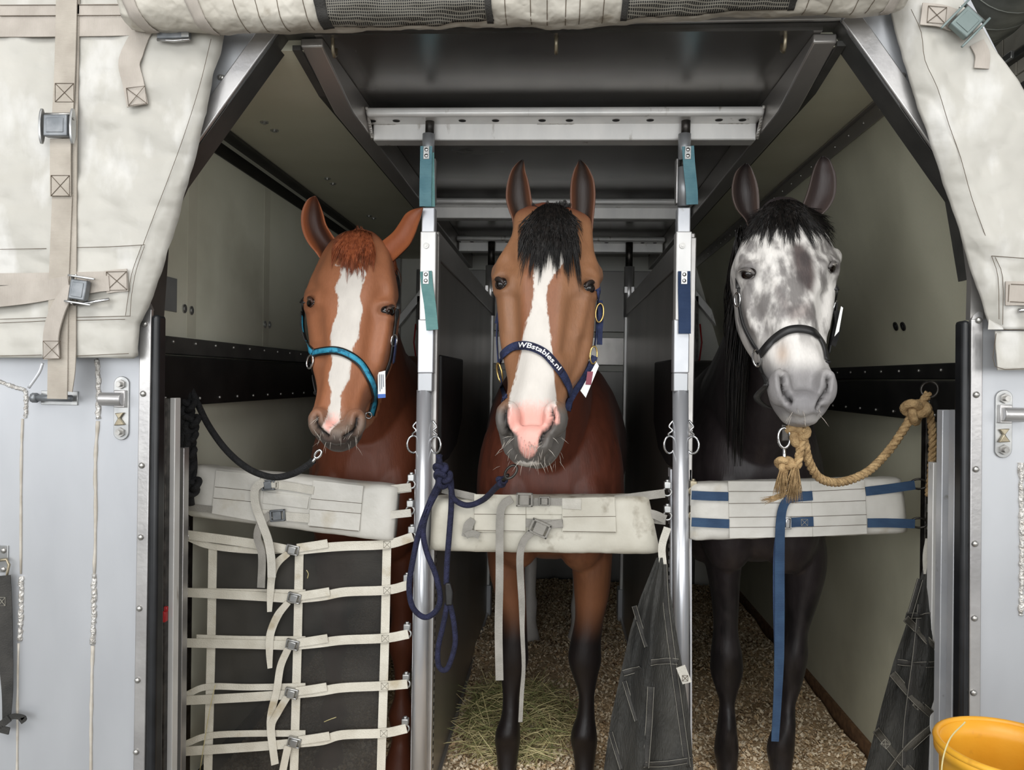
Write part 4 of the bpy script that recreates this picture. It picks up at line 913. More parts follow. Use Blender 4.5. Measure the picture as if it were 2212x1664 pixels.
def head_frame(h):
    a = P((h['rows'][0][1]+h['rows'][0][2])/2, h['rows'][0][0], h['Yt']); b = P((h['rows'][-1][1]+h['rows'][-1][2])/2, h['rows'][-1][0], h['Yb'])
    A = (b-a).normalized(); Fv = Vector(h.get('face', (0, -1, 0))); Fv = (Fv-A*Fv.dot(A)).normalized(); return a, b, A, Fv, A.cross(Fv)
def sdf_poly(p, poly):
    """signed distance in pixels, positive inside"""
    poly = np.array(poly, float); d = np.full(len(p), 1e9); ins = np.zeros(len(p), bool); n = len(poly)
    for i in range(n):
        a, b = poly[i], poly[(i+1) % n]; e = b-a; w_ = p-a
        t = np.clip((w_ @ e)/max(e @ e, 1e-9), 0, 1); d = np.minimum(d, np.hypot(*(w_-t[:, None]*e).T))
        c = ((a[1] <= p[:, 1]) & (b[1] > p[:, 1])) | ((b[1] <= p[:, 1]) & (a[1] > p[:, 1]))
        xi = a[0]+(p[:, 1]-a[1])/(b[1]-a[1] if b[1] != a[1] else 1e-9)*e[0]
        ins ^= c & (p[:, 0] < xi)
    return np.where(ins, d, -d)
def seg_dist(p, path):
    d = np.full(len(p), 1e9); path = np.array(path, float)
    for i in range(len(path)-1):
        a, b = path[i], path[i+1]; e = b-a; w_ = p-a; t = np.clip((w_ @ e)/max(e @ e, 1e-9), 0, 1)
        d = np.minimum(d, np.hypot(*(w_-t[:, None]*e).T))
    return d
def sstep(a, b, x):
    t = np.clip((x-a)/(b-a), 0, 1); return t*t*(3-2*t)
def coat_material(name, dark, white=(216, 210, 202), pink=(222, 158, 148), rough=0.5, streak=0.16):
    m = bpy.data.materials.new(name); m.use_nodes = True; nt = m.node_tree; N = nt.nodes; L = nt.links; b = N['Principled BSDF']
    b.inputs['Roughness'].default_value = rough; b.inputs['Sheen Weight'].default_value = 0.02; b.inputs['Sheen Roughness'].default_value = 0.4; b.inputs['Specular IOR Level'].default_value = 0.35
    def attr(n): a = N.new('ShaderNodeAttribute'); a.attribute_name = n; return a
    tc = N.new('ShaderNodeTexCoord')
    def nz(sc, st=(1, 1, 1), det=5):
        mp = N.new('ShaderNodeMapping'); mp.inputs['Scale'].default_value = st; L.new(tc.outputs['Object'], mp.inputs[0])
        n = N.new('ShaderNodeTexNoise'); n.inputs['Scale'].default_value = sc; n.inputs['Detail'].default_value = det; L.new(mp.outputs[0], n.inputs['Vector']); return n.outputs[0]
    def math_(op, a, b_=None, c=None):
        q = N.new('ShaderNodeMath'); q.operation = op
        for i, x in enumerate((a, b_, c)):
            if x is None: continue
            if isinstance(x, (int, float)): q.inputs[i].default_value = x
            else: L.new(x, q.inputs[i])
        return q.outputs[0]
    def mix(f, a, b_, bt='MIX'):
        q = N.new('ShaderNodeMix'); q.data_type = 'RGBA'; q.blend_type = bt
        if isinstance(f, (int, float)): q.inputs[0].default_value = f
        else: L.new(f, q.inputs[0])
        for i, x in ((6, a), (7, b_)):
            if isinstance(x, tuple): q.inputs[i].default_value = x
            else: L.new(x, q.inputs[i])
        return q.outputs[2]
    def ramp(x, a, b_):
        q = N.new('ShaderNodeMapRange'); q.interpolation_type = 'SMOOTHSTEP'; q.inputs[1].default_value = a; q.inputs[2].default_value = b_; L.new(x, q.inputs[0]); return q.outputs[0]
    fur = nz(230, (1, 1, 0.16), 3); big = nz(11, (1, 1, 0.55)); mid = nz(34, (1, 1, 0.4))
    col = attr('coat').outputs['Color']
    mot = math_('MULTIPLY', attr('mott').outputs['Fac'], ramp(math_('MULTIPLY_ADD', mid, 0.5, math_('MULTIPLY', big, 0.5)), 0.44, 0.60))
    col = mix(mot, col, lin(dark))
    v = math_('MULTIPLY_ADD', fur, streak*1.6, 1-streak*0.8); v2 = math_('MULTIPLY_ADD', big, 0.3, 0.85); v = math_('MULTIPLY', v, v2)
    cc = N.new('ShaderNodeCombineColor'); [L.new(v, cc.inputs[i]) for i in range(3)]
    col = mix(1.0, col, cc.outputs[0], 'MULTIPLY')
    jag = math_('MULTIPLY_ADD', fur, 9.0, math_('MULTIPLY_ADD', mid, 8.0, -8.5))
    wm = ramp(math_('ADD', attr('mark').outputs['Fac'], jag), -2.2, 2.2); col = mix(wm, col, mix(mid, lin(white), lin(tuple(int(x*0.88) for x in white))))
    pk = ramp(math_('ADD', attr('pink').outputs['Fac'], jag), -1.5, 9.0); col = mix(pk, col, mix(mid, lin(pink), lin((236, 180, 166))))
    col = mix(attr('inner').outputs['Fac'], col, lin((22, 16, 15)))
    L.new(col, b.inputs['Base Color'])
    bp = N.new('ShaderNodeBump'); bp.inputs['Strength'].default_value = 0.22; bp.inputs['Distance'].default_value = 0.004
    L.new(math_('MULTIPLY_ADD', fur, 0.6, mid), bp.inputs['Height']); L.new(bp.outputs[0], b.inputs['Normal'])
    MATS[name] = m; return m
def hair_material(name, c1, c2):
    return pm(name, c1, c2, rough=0.42, scale=120, stretch=(1, 1, 0.1), spec=0.4)
def strands(name, mat, paths, r0, parent):
    mb = MB()
    for p in paths:
        k = len(p); mb.tube(p, [r0*(1-0.85*(i/(k-1))**2) for i in range(k)], 3)
    o = mb.build(name, mat, parent, True); return o
VOX = 0.0065
HORSES = {}
def make_horse(h):
    a, b, A, Fv, W = head_frame(h); xc, Y0 = h['xc'], h['Y0']; mb = MB()
    # head
    rows = catmull_rows(h['rows'], 3); y0, y1 = rows[0][0], rows[-1][0]; rings = []
    for (py, xl, xr) in rows:
        s = (py-y0)/(y1-y0); Yc = h['Yt']+(h['Yb']-h['Yt'])*s
        c = P((xl+xr)/2, py, Yc); hw_ = max(0.012, (xr-xl)/2*Yc/F)
        f = np.interp(s, FT, FF); bb = np.interp(s, FT, FB)
        rings.append(head_ring(c, W, Fv, hw_, f, bb, s))
    
    mb.rings(rings)
    # muzzle, lips and brows
    def ball(px, py, Y, rx, ry, rz): mb.ell(P(px, py, Y), rx, ry, rz, 18, 12)
    for q in h['balls']: ball(*q)
    # neck
    poll = a; S = [Vector((a.x, a.y+0.06, a.z-0.10)), Vector((a.x*0.8+xc*0.2, a.y+0.16, a.z-0.26)), Vector((a.x*0.35+xc*0.65, (a.y+Y0)/2+0.24, a.z-0.48)), Vector((xc, Y0+0.36, 1.17)), Vector((xc, Y0+0.48, 1.05))]
    hwid = [0.062, 0.078, 0.12, 0.17, 0.18]; dep = [0.10, 0.15, 0.24, 0.33, 0.33]
    path = smooth_path([tuple(p)+(w_, d_) for p, w_, d_ in zip(S, hwid, dep)], 5); rings = []
    for i, q in enumerate(path):
        t = Vector(path[min(i+1, len(path)-1)][:3])-Vector(path[max(i-1, 0)][:3]); t.normalize(); x = Vector((1, 0, 0)); v = x.cross(t).normalized(); x = t.cross(v)
        rings.append(loft_ring(Vector(q[:3]), x*q[3], v*q[4], None, 28, 2.1))
    n0 = (Vector(rings[0][0])-Vector(rings[0][8])).cross(Vector(rings[0][4])-Vector(rings[0][12]))
    mb.rings(rings)
    # trunk
    T = [(0.0, 1.03, .06, .10), (.03, 1.03, .14, .19), (.09, 1.05, .205, .255), (.22, 1.08, .235, .32), (.45, 1.11, .25, .37), (.65, 1.10, .28, .365), (.95, 1.07, .31, .345), (1.25, 1.10, .32, .335), (1.5, 1.17, .30, .31), (1.7, 1.17, .25, .27), (1.82, 1.15, .13, .19), (1.86, 1.14, .05, .1)]
    sc = h.get('girth', 1.0); rings = []
    xb = lambda y: xc+(h.get('xm', xc)-xc)*min(1, max(0, (y-Y0-0.1)/0.9))
    for q in smooth_path([(Y0+t[0], t[1], t[2]*sc, t[3]) for t in T], 3):
        rings.append(loft_ring(Vector((xb(q[0]), q[0], q[1])), Vector((q[2], 0, 0)), Vector((0, 0, q[3])), None, 30, 2.15))
    mb.rings(rings)
    for s in (-1, 1):
        mb.ell((xc+s*0.105*sc, Y0+0.10, 0.94), 0.10, 0.11, 0.19, 18, 12)      # breast muscle
        mb.ell((xc+s*0.17*sc, Y0+0.24, 1.00), 0.085, 0.17, 0.25, 18, 12)      # shoulder
    # fore legs
    YL = Y0+0.17
    for leg in h['fore']:
        rr = []; 
        top = leg[0]; cx0 = P((top[1]+top[2])/2, top[0], YL)
        rr.append((cx0.x*0.6+xc*0.4, YL+0.04, 1.02, 0.09, 0.14)); rr.append((cx0.x*0.9+xc*0.1, YL+0.02, 0.86, 0.082, 0.125))
        for py, xl, xr in leg:
            c = P((xl+xr)/2, py, YL); z = c.z; ry = np.interp(z, [0.15, 0.2, 0.26, 0.36, 0.42, 0.47, 0.54, 0.66, 0.8, 0.9], [0.040, 0.050, 0.040, 0.040, 0.048, 0.054, 0.056, 0.078, 0.11, 0.13])
            kf = float(np.interp(z, [0.15, 0.19, 0.23, 0.27, 0.36, 0.40, 0.455, 0.52, 0.58], [1.0, 1.13, 1.13, 0.90, 0.92, 1.0, 1.12, 1.04, 1.0])); rr.append((c.x, YL, z, (xr-xl)/2*YL/F*kf, ry*kf))
        lx, lz, lr = rr[-1][0], rr[-1][2], rr[-1][3]
        rr += [(lx, YL-0.012, lz-0.055, 0.032, 0.036), (lx, YL-0.03, lz-0.095, 0.042, 0.046), (lx, YL-0.045, max(0.02, lz-0.14), 0.055, 0.064), (lx, YL-0.05, 0.012, 0.061, 0.072)]
        rings = []
        for q in smooth_path(rr, 4): rings.append(loft_ring(Vector(q[:3]), Vector((q[3], 0, 0)), Vector((0, -q[4], 0)), None, 20, 2.1))
        mb.rings(rings)
    # hind legs
    for s in (-1, 1):
        hx_ = h.get('xm', xc)+s*h.get('hind', 0.125); YH = Y0+1.42
        rr = [(hx_*0.85+xc*0.15, YH+0.05, 1.12, .13, .22), (hx_, YH+0.02, .88, .11, .17), (hx_, YH-0.02, .74, .075, .11), (hx_, YH+0.10, .60, .048, .07), (hx_, YH+0.19, .50, .046, .062), (hx_, YH+0.19, .42, .036, .045), (hx_, YH+0.16, .28, .031, .04), (hx_, YH+0.15, .22, .04, .05), (hx_, YH+0.12, .14, .037, .045), (hx_, YH+0.09, .07, .055, .062), (hx_, YH+0.08, .012, .06, .07)]
        rings = []
        for q in smooth_path(rr, 4): rings.append(loft_ring(Vector(q[:3]), Vector((q[3], 0, 0)), Vector((0, -q[4], 0)), None, 20, 2.1))
        mb.rings(rings)
    # one continuous skin
    me = mb.mesh('raw'); bm = bmesh.new(); bm.from_mesh(me); bmesh.ops.recalc_face_normals(bm, faces=bm.faces); bm.to_mesh(me); bm.free()
    tmp = bpy.data.objects.new('raw', me); COL.objects.link(tmp)
    rm = tmp.modifiers.new('r', 'REMESH'); rm.mode = 'VOXEL'; rm.voxel_size = VOX; rm.adaptivity = 0
    sm = tmp.modifiers.new('s', 'SMOOTH'); sm.factor = 0.5; sm.iterations = 6
    dg = bpy.context.evaluated_depsgraph_get(); ev = tmp.evaluated_get(dg).to_mesh()
    nv = len(ev.vertices); V = np.empty(nv*3); ev.vertices.foreach_get('co', V); V = V.reshape(-1, 3)
    NN = np.empty(nv*3); ev.vertices.foreach_get('normal', NN); NN = NN.reshape(-1, 3)
    faces = [tuple(p.vertices) for p in ev.polygons]
    tmp.evaluated_get(dg).to_mesh_clear(); bpy.data.objects.remove(tmp); bpy.data.meshes.remove(me)
    # sculpting in head coordinates
    view = np.array(CAM)-V; view /= np.linalg.norm(view, axis=1)[:, None]; facing = (NN*view).sum(1); px = project(V)
    s = ((V-np.array(a)) @ np.array(A))/(b-a).length
    hm = (s > -0.05) & (s < 1.1) & (V[:, 1] < h['Yt']+0.12) & (facing > -0.25)
    inner = np.zeros(nv)
    for path, r, depth in h['nostrils']:
        d = seg_dist(px, path); k = np.where(hm & (d < r*2.4), 1.0, 0.0)
        dip = np.exp(-(d/r)**2*1.4); rim = np.exp(-((d-r*1.45)/(r*0.55))**2)
        V += NN*((rim*0.003-dip*depth)*k)[:, None]; inner = np.maximum(inner, k*sstep(0.45, 0.85, dip))
    for path, r, depth in h.get('grooves', []):
        d = seg_dist(px, path); k = np.where(hm, 1.0, 0.0)*np.exp(-(d/r)**2); V -= NN*(k*depth)[:, None]
    for path, r, hgt in h.get('ridges', []):
        d = seg_dist(px, path); k = np.where(hm, 1.0, 0.0)*np.exp(-(d/r)**2); V += NN*(k*hgt)[:, None]
    eyes = []
    bv = BVHTree.FromPolygons([Vector(v) for v in V], faces)
    for (ex, ey, tilt) in h['eyes']:
        hit = bv.ray_cast(CAM, ray(ex, ey).normalized())
        c = Vector(hit[0]) if hit[0] else P(ex, ey, h['Yt']-0.02); n = Vector(hit[1]) if hit[0] else Vector((0, -1, 0))
        n = (n+Vector((tilt, 0, 0))).normalized(); c = c-n*0.016
        d = np.linalg.norm((V-np.array(c))*np.array([1, 1, 1.25]), axis=1)
        V += NN*(np.exp(-((d-0.034)/0.010)**2)*0.0055-np.exp(-(d/0.018)**2)*0.006)[:, None]
        eyes.append((c, n))
    # coat
    coat, mark, pink, mott = h['paint'](V, px, facing, s, hm)
    for c, n in eyes:
        d = np.linalg.norm((V-np.array(c))*np.array([1, 1, 1.2]), axis=1); coat = lerp_col(coat, L3((30, 22, 20)), np.exp(-(d/0.026)**2)*0.75)
    faces = list(faces)
    V = [tuple(v) for v in V]; nb = len(V); coat = list(map(tuple, coat)); inner = list(inner); mark = list(mark); pink = list(pink); mott = list(mott)
    # ears: cupped shells grown from the poll
    for ear in h['ears']:
        prs = catmull_rows(ear['pairs'], 4); n = len(prs); m = 13; o = len(V)
        for layer in (0, 1):
            for i, (ax, ay, bx_, by_) in enumerate(prs):
                t = i/(n-1); Ye = ear['Yt']+(ear['Yb']-ear['Yt'])*t; pa, pb = P(ax, ay, Ye), P(bx_, by_, Ye)
                mid_, hf = (pa+pb)/2, (pb-pa)/2; w_ = hf.length
                for j in range(m):
                    u = -1+2*j/(m-1); tw = ear.get('twist', 0)
                    depth = w_*(0.95*(1-abs(u)**2.2)*ear.get('cup', 1.0)+tw*u)
                    q = mid_+hf*(u*(1.0 if not layer else 1.05))+Vector((0, depth+(0.007*min(1, 0.3+3*t) if layer else 0), 0))
                    V.append(tuple(q))
                    c_in, c_out, c_tip = [np.array(lin(x)[:3]) for x in ear['cols']]
                    if layer: c = c_out
                    else:
                        e = float(sstep(0.45, 0.95, np.array(abs(u+ear.get('shift', 0))))); c = c_in*(1-e)+c_out*e
                    tt = float(sstep(0.25, 0.0, np.array(t))); c = c*(1-tt)+c_tip*tt
                    coat.append((c[0], c[1], c[2], 1)); inner.append(0); mark.append(-60); pink.append(-60); mott.append(0)
            for i in range(n-1):
                for j in range(m-1):
                    q = o+layer*n*m+i*m+j; fc = (q, q+m, q+m+1, q+1); faces.append(fc if not layer else fc[::-1])
        for i in range(n-1):
            for j in (0, m-1):
                q = o+i*m+j; r = q+n*m; faces.append((q, q+m, r+m, r) if j else (q, r, r+m, q+m))
        for j in range(m-1):
            for i in (0, n-1):
                q = o+i*m+j; r = q+n*m; faces.append((q, q+1, r+1, r) if i == 0 else (q, r, r+1, q+1))
    t = thing('horse', h['label'], 'horse', (xc, Y0+0.9, 0))
    me = bpy.data.meshes.new('body'); me.from_pydata(V, [], faces); me.update()
    at = me.attributes.new('coat', 'FLOAT_COLOR', 'POINT'); at.data.foreach_set('color', np.array(coat, dtype=np.float32).ravel())
    for nm, arr in (('mark', mark), ('pink', pink), ('mott', mott), ('inner', inner)):
        at = me.attributes.new(nm, 'FLOAT', 'POINT'); at.data.foreach_set('value', np.array(arr, dtype=np.float32))
    me.materials.append(MATS[h['mat']]); me.polygons.foreach_set('use_smooth', [True]*len(me.polygons))
    put('body', me, t)
    for c, n in eyes:
        e = MB().ell(c+n*0.002, 0.0225, 0.0225, 0.019, 24, 16).build('eye', 'eye', t, True)
        # upper lid fold and lashes
        up = Vector((0, -0.15, 1)); up = (up-n*up.dot(n)).normalized(); sd = n.cross(up)
        arc = [c+n*(0.010+0.009*math.cos(th*1.0))+sd*math.sin(th)*0.024+up*(math.cos(th)*0.013) for th in np.linspace(-1.5, 1.5, 14)]
        MB().tube(arc, [0.0065*(0.35+0.65*math.cos(x)) for x in np.linspace(-1.3, 1.3, 14)], 8).build('eyelid', h['lid'], t, True)
        arc = [c+n*(0.009+0.005*math.cos(th))+sd*math.sin(th)*0.023-up*(math.cos(th)*0.0155) for th in np.linspace(-1.4, 1.4, 14)]
        MB().tube(arc, [0.0035*(0.4+0.6*math.cos(x)) for x in np.linspace(-1.3, 1.3, 14)], 8).build('eyelid', h['lid'], t, True)
        ls_ = [[q, q+n*0.006+up*0.001+sd*0.001*(i-7), q+n*0.013-up*0.004] for i, q in enumerate([c+n*0.014+sd*math.sin(th)*0.02+up*(math.cos(th)*0.015) for th in np.linspace(-1, 1, 15)])]
        strands('eyelashes', h['lash'], ls_, 0.0007, t)['kind'] = 'stuff'
    bv = BVHTree.FromPolygons([Vector(v) for v in V[:nb]], [f for f in faces if max(f) < nb])
    HORSES[h['key']] = (t, bv, h)
    # forelock and mane
    def on(px_, py_, off, last):
        d = ray(px_, py_).normalized(); hh = bv.ray_cast(CAM, d)
        if hh[0]:
            y = hh[0].y-off
            if last is not None and y > last+0.03: y = last+0.012
        else: y = (last if last is not None else h['Yt']-0.02)+0.004
        return P(px_, py_, y), y
    for hz in h['hair']:
        paths = []; nc = hz.get('clumps', max(8, hz['n']//16)); CU = RS.rand(nc); CE = RS.rand(nc); CS = RS.normal(0, 1, nc)
        for k in range(hz['n']):
            ci = RS.randint(nc); u = np.clip(CU[ci]+RS.normal(0, 0.05), 0, 1); v = RS.rand(); (x0, y0_), (x1, y1_) = hz['root']; sx = x0+(x1-x0)*u; sy = y0_+(y1_-y0_)*v+hz.get('arch', 0)*(2*u-1)**2
            (e0, f0), (e1, f1) = hz['end']; ex = e0+(e1-e0)*np.clip(CU[ci]+CS[ci]*hz.get('spread', 0.12)+RS.normal(0, 0.018), -0.08, 1.08); ey = f0+(f1-f0)*np.clip(CE[ci]**hz.get('pow', 1.0)+RS.normal(0, 0.12), -0.15, 1.1)
            ey = sy+(ey-sy)*(1-hz.get('vee', 0.0)*(2*abs(u-0.5))**1.5)
            bend = CS[ci]*3+RS.normal(0, 2.5); last = hz.get('Y'); pth = []; off = hz.get('off', 0.004)+RS.rand()*hz.get('thick', 0.016)
            for i in range(9):
                q = i/8; xx = sx+(ex-sx)*q+bend*math.sin(q*math.pi)+hz.get('bow', 0)*math.sin(q*math.pi); yy = sy+(ey-sy)*q
                if 'Y' in hz: pth.append(P(xx, yy, hz['Y']+RS.normal(0, 0.0)+hz.get('dY', 0)*q-off))
                else:
                    pp_, last = on(xx, yy, off*(0.35+0.65*math.sin(min(1, q*1.2+0.25)*math.pi*0.5)) if q < 0.8 else off*0.6, last); pth.append(pp_)
            paths.append(pth)
        strands(hz['name'], hz['mat'], paths, hz.get('r', 0.0013), t)['kind'] = 'stuff'
    # whiskers
    wp = []
    for k in range(h.get('whisk', 34)):
        (wx0, wy0, wx1, wy1) = h['wbox']; x, y = RS.uniform(wx0, wx1), RS.uniform(wy0, wy1)
        hh = bv.ray_cast(CAM, ray(x, y).normalized())
        if hh[0]:
            n = Vector(hh[1]); ln = RS.uniform(0.012, 0.035); d = (n*0.7+Vector((RS.normal(0, 0.25), -0.1, -0.45))).normalized(); wp.append([hh[0], hh[0]+d*ln*0.5, hh[0]+d*ln+Vector((0, 0, -0.004))])
    if wp: strands('whiskers', h['whisk_mat'], wp, 0.0006, t)['kind'] = 'stuff'
    # tail
    YT = Y0+1.84; tp = []
    for k in range(90):
        x = h.get('xm', xc)+RS.normal(0, 0.03); sp = RS.normal(0, 0.05); tp.append([(x, YT-0.02, 1.30), (x+sp*0.3, YT+0.06, 1.18), (x+sp*0.7, YT+0.06+RS.rand()*0.05, 0.9), (x+sp, YT+0.04+RS.rand()*0.05, 0.45+RS.rand()*0.2)])
    strands('tail', h['tailmat'], tp, 0.006, t)['kind'] = 'stuff'
    return t
pm('eye', (14, 10, 9), (26, 16, 12), rough=0.06, scale=40, spec=0.7)
pm('lid_dark', (34, 24, 20), rough=0.5); pm('lid_brown', (62, 38, 28), rough=0.5); pm('lid_grey', (92, 88, 86), rough=0.5)
coat_material('coat_chestnut', (92, 48, 30), rough=0.48); coat_material('coat_bay', (60, 32, 22), rough=0.45); coat_material('coat_grey', (62, 56, 56), white=(214, 210, 204), rough=0.42)
hair_material('hair_black', (10, 9, 9), (30, 26, 24)); hair_material('hair_red', (122, 62, 38), (164, 92, 58)); hair_material('hair_pale', (196, 188, 176), (214, 206, 196)); hair_material('hair_dim', (120, 108, 96), (150, 138, 124))
def Z1(sc, ox, oy): return lambda pts: [(ox+x/sc, oy+y/sc) for x, y in pts]
z1, z2, z3 = Z1(2.447, 600, 380), Z1(2.247, 1000, 320), Z1(2.247, 1500, 320)
def L3(c): return np.array(lin(c))
def lerp_col(base, col, k): return base*(1-k[:, None])+np.array(col)[None]*k[:, None]
# --- chestnut
bl1 = z1([(290, 465), (330, 480), (335, 520), (305, 590), (320, 640), (315, 720), (290, 800), (278, 860), (280, 930), (285, 990), (265, 1080), (280, 1140), (275, 1210), (255, 1280), (235, 1330), (268, 1372), (285, 1340), (328, 1300), (335, 1230), (330, 1160), (380, 1070), (385, 1000), (395, 920), (425, 860), (430, 800), (450, 720), (435, 640), (445, 580), (465, 520), (450, 480), (400, 495), (345, 482)])
pk1 = z1([(268, 1240), (250, 1290), (236, 1328), (268, 1370), (284, 1340), (326, 1300), (330, 1250), (300, 1240)])
def paint1(V, px, facing, s, hm):
    n = len(V); c = np.tile(L3((114, 62, 41)), (n, 1)); c = lerp_col(c, L3((152, 98, 68)), sstep(0.0, 0.1, s)*np.where(hm, 1, 0))
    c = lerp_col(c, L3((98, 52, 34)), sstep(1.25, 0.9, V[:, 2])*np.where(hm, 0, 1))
    c = lerp_col(c, L3((112, 96, 84)), sstep(875, 935, px[:, 1]+0.25*np.abs(px[:, 0]-727))*np.where(hm, 1, 0)*sstep(0.7, 0.82, s))
    c = lerp_col(c, L3((70, 62, 58)), sstep(925, 955, px[:, 1])*np.where(hm, 1, 0)*sstep(0.85, 0.93, s))
    mk = np.where(hm & (facing > 0), sdf_poly(px, bl1), -60); pk = np.where(hm & (facing > 0), np.minimum(sdf_poly(px, pk1)+1, (px[:, 1]-890)*0.3), -60)
    return c, mk, pk, np.where(hm, 0.12, 0.45)
rows1 = [(499, 744, 797), (506, 726, 812), (523, 706, 829), (552, 688, 845), (584, 674, 851), (617, 658, 856), (641, 653, 858), (674, 655, 853), (707, 659, 849), (748, 662, 843), (789, 668, 830), (821, 678, 812), (850, 683, 792), (879, 677, 784), (903, 672, 782), (932, 677, 780), (952, 687, 770), (966, 702, 753), (974, 715, 740)]
def foredef(xa, xb, YL):
    out = []
    for x in (xa, xb):
        leg = []
        for z, r in ((0.74, .066), (0.64, .052), (0.54, .040), (0.47, .048), (0.43, .043), (0.37, .031), (0.28, .029), (0.215, .041), (0.18, .036)):
            q = project(np.array([[x, YL, z]]))[0]; w_ = r*F/YL; leg.append((q[1], q[0]-w_, q[0]+w_))
        out.append(leg)
    return out
Yc1 = 2.50
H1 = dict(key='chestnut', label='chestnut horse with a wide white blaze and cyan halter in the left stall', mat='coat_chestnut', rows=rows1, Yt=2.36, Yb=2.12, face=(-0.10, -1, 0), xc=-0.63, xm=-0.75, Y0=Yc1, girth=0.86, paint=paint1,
    fore=foredef(-0.755, -0.515, Yc1+0.17), balls=[(690, 912, 2.10, .030, .034, .040), (767, 914, 2.10, .030, .034, .040), (727, 940, 2.09, .042, .03, .030), (673, 634, 2.33, .020, .028, .026), (845, 650, 2.33, .020, .028, .026)],
    nostrils=[(z1([(200, 1270), (205, 1310), (228, 1360), (255, 1372)]), 8.5, 0.016), (z1([(428, 1275), (420, 1320), (395, 1365), (362, 1385)]), 8.5, 0.016)],
    grooves=[(z1([(225, 1405), (310, 1440), (400, 1405)]), 5, 0.004), (z1([(520, 720), (500, 860), (490, 960)]), 17, 0.008), (z1([(215, 720), (225, 840), (230, 960)]), 15, 0.008), (z1([(205, 590), (215, 610)]), 14, 0.007), (z1([(560, 610), (550, 640)]), 15, 0.008)],
    ridges=[(z1([(175, 700), (180, 780), (195, 870)]), 9, 0.005), (z1([(575, 740), (570, 820), (545, 930)]), 11, 0.006), (z1([(200, 620), (150, 640)]), 9, 0.004), (z1([(555, 660), (600, 668)]), 9, 0.004)],
    eyes=[(669, 654, -0.9), (845, 672, 0.9)], lid='lid_brown', lash='hair_dim', whisk=36, wbox=(674, 900, 780, 968), whisk_mat='hair_pale', tailmat='hair_red',
    ears=[dict(pairs=[(679, 423, 682, 423), (664, 432, 689, 440), (653, 455, 696, 462), (651, 480, 702, 484), (656, 505, 716, 508), (668, 528, 728, 525), (682, 545, 726, 540), (692, 560, 722, 556)], Yt=2.34, Yb=2.34, cols=((70, 44, 34), (168, 98, 62), (92, 52, 36)), shift=0.0, twist=0.1),
          dict(pairs=[(913, 448, 914, 450), (893, 452, 909, 466), (876, 462, 902, 486), (864, 480, 896, 504), (850, 500, 884, 528), (834, 514, 868, 545), (820, 524, 850, 562), (806, 532, 838, 572)], Yt=2.30, Yb=2.35, cols=((150, 84, 52), (172, 100, 62), (120, 66, 42)), cup=-0.45, twist=0.0)],
    hair=[dict(name='forelock', mat='hair_red', n=1200, clumps=60, root=((742, 496), (802, 508)), end=((722, 540), (800, 590)), spread=0.14, thick=0.014, arch=8, r=0.0014, vee=0.15), dict(name='forelock', mat='hair_red', n=60, root=((752, 508), (796, 514)), end=((754, 488), (794, 502)), off=-0.01, thick=0.01, Y=2.335, spread=0.15),
          dict(name='forelock', mat='hair_red', n=26, root=((740, 560), (790, 572)), end=((735, 590), (795, 612)), thick=0.004, r=0.0008), dict(name='mane', mat='hair_red', n=260, root=((838, 540), (852, 590)), end=((840, 620), (860, 700)), Y=2.42, dY=0.1, thick=0.05, spread=0.3)])
# --- bay
bl2 = z2([(445, 470), (400, 502), (350, 550), (345, 610), (345, 700), (335, 780), (310, 860), (290, 930), (275, 1000), (260, 1080), (245, 1150), (228, 1200), (222, 1250), (230, 1300), (330, 1320), (420, 1290), (455, 1250), (450, 1200), (445, 1130), (440, 1050), (432, 960), (420, 880), (410, 800), (405, 720), (415, 660), (450, 605), (500, 545), (495, 490), (470, 468)])
pk2 = z2([(228, 1240), (206, 1285), (210, 1340), (235, 1378), (256, 1388), (264, 1440), (272, 1485), (300, 1512), (345, 1507), (365, 1470), (375, 1420), (400, 1372), (440, 1345), (471, 1340), (470, 1290), (455, 1255), (420, 1212), (330, 1200)])
lip2 = z2([(230, 1525), (280, 1512), (310, 1520), (345, 1515), (400, 1530), (370, 1548), (310, 1560), (260, 1548)])
def paint2(V, px, facing, s, hm):
    n = len(V); c = np.tile(L3((92, 48, 34)), (n, 1)); k = np.where(hm, 1.0, 0)
    c = lerp_col(c, L3((134, 94, 66)), sstep(0.0, 0.1, s)*k)
    c = lerp_col(c, L3((128, 74, 44)), sstep(50, 30, np.abs(px[:, 0]-1165-(px[:, 1]-700)*-0.05))*sstep(0.15, 0.35, s)*sstep(0.8, 0.6, s)*k*0.6)
    c = lerp_col(c, L3((112, 72, 48)), sstep(0.92, 0.76, V[:, 2])*(1-k)*np.where(V[:, 1] < Y2+0.5, 1, 0.3))
    c = lerp_col(c, L3((22, 17, 17)), sstep(0.66, 0.50, V[:, 2])*(1-k))
    hind = (V[:, 1] > Y2+1.0) & (V[:, 2] < 0.5)
    c = lerp_col(c, L3((196, 190, 184)), np.where(hind, sstep(0.5, 0.42, V[:, 2]), 0))
    c = lerp_col(c, L3((92, 88, 84)), sstep(855, 900, px[:, 1])*k*sstep(0.66, 0.78, s))
    mk = np.where(hm & (facing > 0), np.maximum(sdf_poly(px, bl2), sdf_poly(px, lip2)-3), -60); pk = np.where(hm & (facing > 0), np.minimum(sdf_poly(px, pk2)+1, (px[:, 1]-862)*0.22), -60)
    return c, mk, pk, np.where(hm, 0.1, 0.4*sstep(0.6, 0.85, V[:, 2]))
Y2 = 2.45
